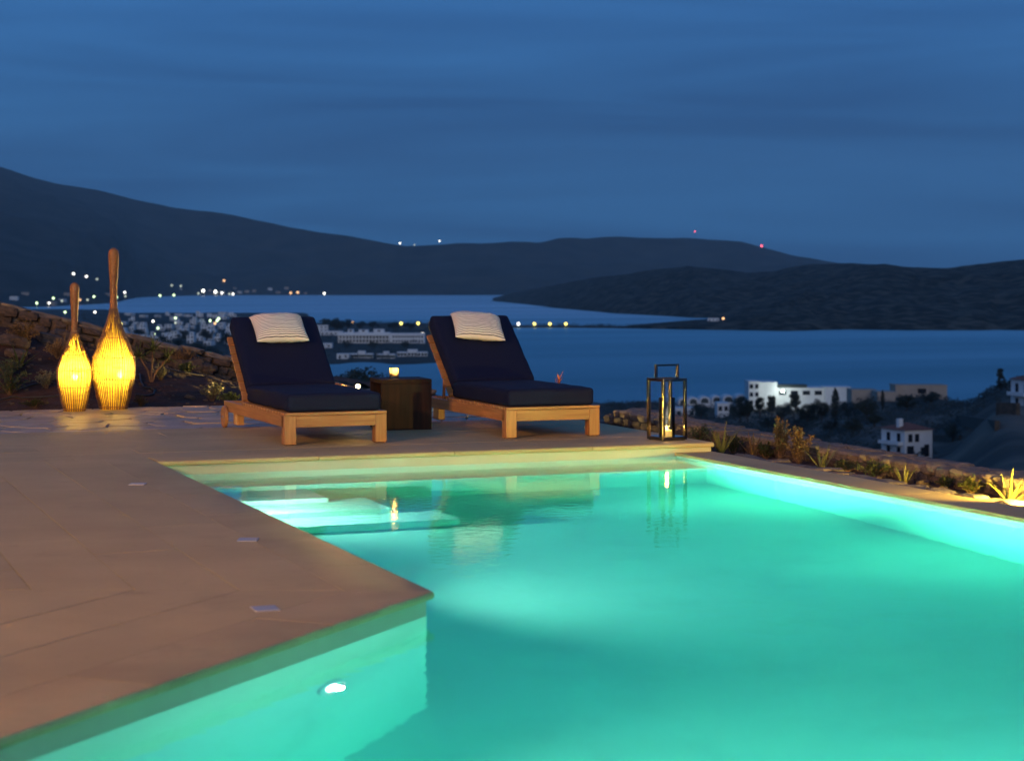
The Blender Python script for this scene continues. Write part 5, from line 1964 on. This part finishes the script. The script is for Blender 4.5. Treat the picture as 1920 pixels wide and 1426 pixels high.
for i, (px, py, c_) in enumerate(sorted(((182, 523, 'dim'), (100, 559, 'green'), (92, 568, 'white'), (116, 564, 'dim'), (69, 568, 'green'), (122, 585, 'green'), (178, 585, 'white'), (176, 556, 'green'), (164, 562, 'dim'), (150, 562, 'orange'), (219, 557, 'green'), (234, 548, 'white'), (235, 555, 'dim')))):
    street_lamp(px, py, c_, ORD[i] + ' small lamp from the left on the dark mountain foot round the wicker lamps', 'lamps at the mountain foot on the left', 2.0)
for i, (px, py, c_) in enumerate(sorted(((300, 554, 'green'), (311, 554, 'green'), (326, 553, 'green'), (285, 555, 'dim'), (416, 549, 'white'), (430, 551, 'dim'), (437, 551, 'white'), (339, 536, 'dim'), (372, 550, 'dim'), (322, 535, 'dim')))):
    street_lamp(px, py, c_, ORD[i] + ' small lamp from the left in the far bay village', 'lamps of the far bay village', 2.0, drop=4)
for i, (px, py, c_) in enumerate(sorted(((227, 607, 'yellow'), (287, 602, 'white'), (296, 615, 'green'), (289, 626, 'green'), (329, 596, 'green'), (329, 605, 'dim'), (394, 601, 'green'), (410, 597, 'green'), (407, 601, 'green'), (403, 606, 'orange'), (444, 599, 'green'), (449, 598, 'green')))):
    street_lamp(px, py, c_, ORD[i] + ' small lamp from the left among the white town houses', 'lamps of the coastal town', 2.1)
for px, py, c_, lab, rp in ((750, 456, 'white', 'white light on the mountain saddle, left of the pair', 1.6), (777, 459, 'dim', 'dim light on the mountain saddle', 1.3), (824, 452, 'white', 'white light on the mountain saddle, right of the pair', 1.4), (1428, 461, 'red', 'bright red beacon on the far ridge', 2.1), (1303, 434, 'red', 'faint red beacon on top of the highest far ridge', 1.2)):
    d = 9850
    zb = zof(pl(RIDGE, px) + 1.5, d)
    street_lamp(px, py, c_, lab, 'lights on the far ridge', rp, far(px, d, zb), 'ridge_beacon', 'beacon')
# pale village houses at the far side of the bay
r_ = random.Random(9)
vs2 = []
for k in range(36):
    px = r_.choice((r_.uniform(330, 480), r_.uniform(500, 600), r_.uniform(20, 215)))
    p_ = hit(px, r_.uniform(540, 551) if px > 250 else r_.uniform(552, 578))
    if p_ is None or p_.z < SEA + 1 or any(abs(px - a) < 9 for a, _ in vs2):
        continue
    vs2.append((px, p_))
for side, nm in ((0, 'on the mountain foot left of the bay'), (1, 'in the village across the bay')):
    for i, (px, p_) in enumerate(sorted([q for q in vs2 if (q[0] > 250) == bool(side)], key=lambda q: q[0])):
        small_house(ORD[min(i, 19)] + ' tiny pale house from the left ' + nm, p_, r_.uniform(12, 22), 12, r_.choice((5.5, 8.0)), FACE + r_.uniform(-.3, .3), i, 'houses at the far mountain foot', 'beige' if i % 3 else 'white', False)

# ------------------------------------------------------------------ the villa left of the camera, whose wall lamps light the terrace
HX = -17.0
vw = thing('villa', 'pale two-storey villa left of the terrace, outside the photo, with lit wall lamps', 'house', (HX, -12, 0), R(-90))
MB().box(-10, 10, -.4, 0, -.3, 8.0).build('wall', M['beige'], vw)
for x_ in (-7, -2.4, 2.4, 7):
    window(vw, x_, .02, .1, 1.6, 2.3, 0, 'door')
    window(vw, x_, .02, 4.0, 1.4, 1.4, 0, 'window')
tag(MB().box(HX + .01, XL - .01, -22, YF - .1, -.30, -.004).build('side_terrace', M['coping']), kind='structure')
for i, y_ in enumerate((-15.5, -10.0)):
    t = thing('wall_lamp', ('nearer' if i == 0 else 'farther') + ' wall lamp high on the villa wall left of the terrace', 'wall lamp', (HX + .02, y_, 6.4), R(-90), 'wall lamps of the villa')
    MB().box(-.09, .09, 0, .05, -.12, .12).build('back_plate', M['pole'], t)
    MB().lathe([(.02, -.12), (.09, -.10), (.11, .0), (.09, .10), (.02, .12)], 16, (0, .17, 0)).build('globe', M['bulb'], t, 60)
    ld = bpy.data.lights.new('wall_lamp_light', 'POINT')
    ld.energy = 5600
    ld.color = (1.0, .52, .20)
    ld.shadow_soft_size = .5
    lo = bpy.data.objects.new('wall_lamp_light', ld)
    COL.objects.link(lo)
    lo.parent = t
    lo.location = (0, .9, 0)

# ------------------------------------------------------------------ the evening air
hm = bpy.data.materials.new('evening_haze')
hm.use_nodes = True
n = hm.node_tree
n.nodes.clear()
pv = n.nodes.new('ShaderNodeVolumePrincipled')
pv.inputs['Color'].default_value = (.62, .88, 1.0, 1)
pv.inputs['Density'].default_value = HAZE
pv.inputs['Anisotropy'].default_value = 0.0
oo = n.nodes.new('ShaderNodeOutputMaterial')
n.links.new(pv.outputs[0], oo.inputs['Volume'])
tag(MB().box(CAM.x - 15500, CAM.x + 15500, CAM.y - 15500, CAM.y + 15500, -66, 1150).build('haze', hm), 'thin blue evening haze over the bay', 'haze', kind='stuff')
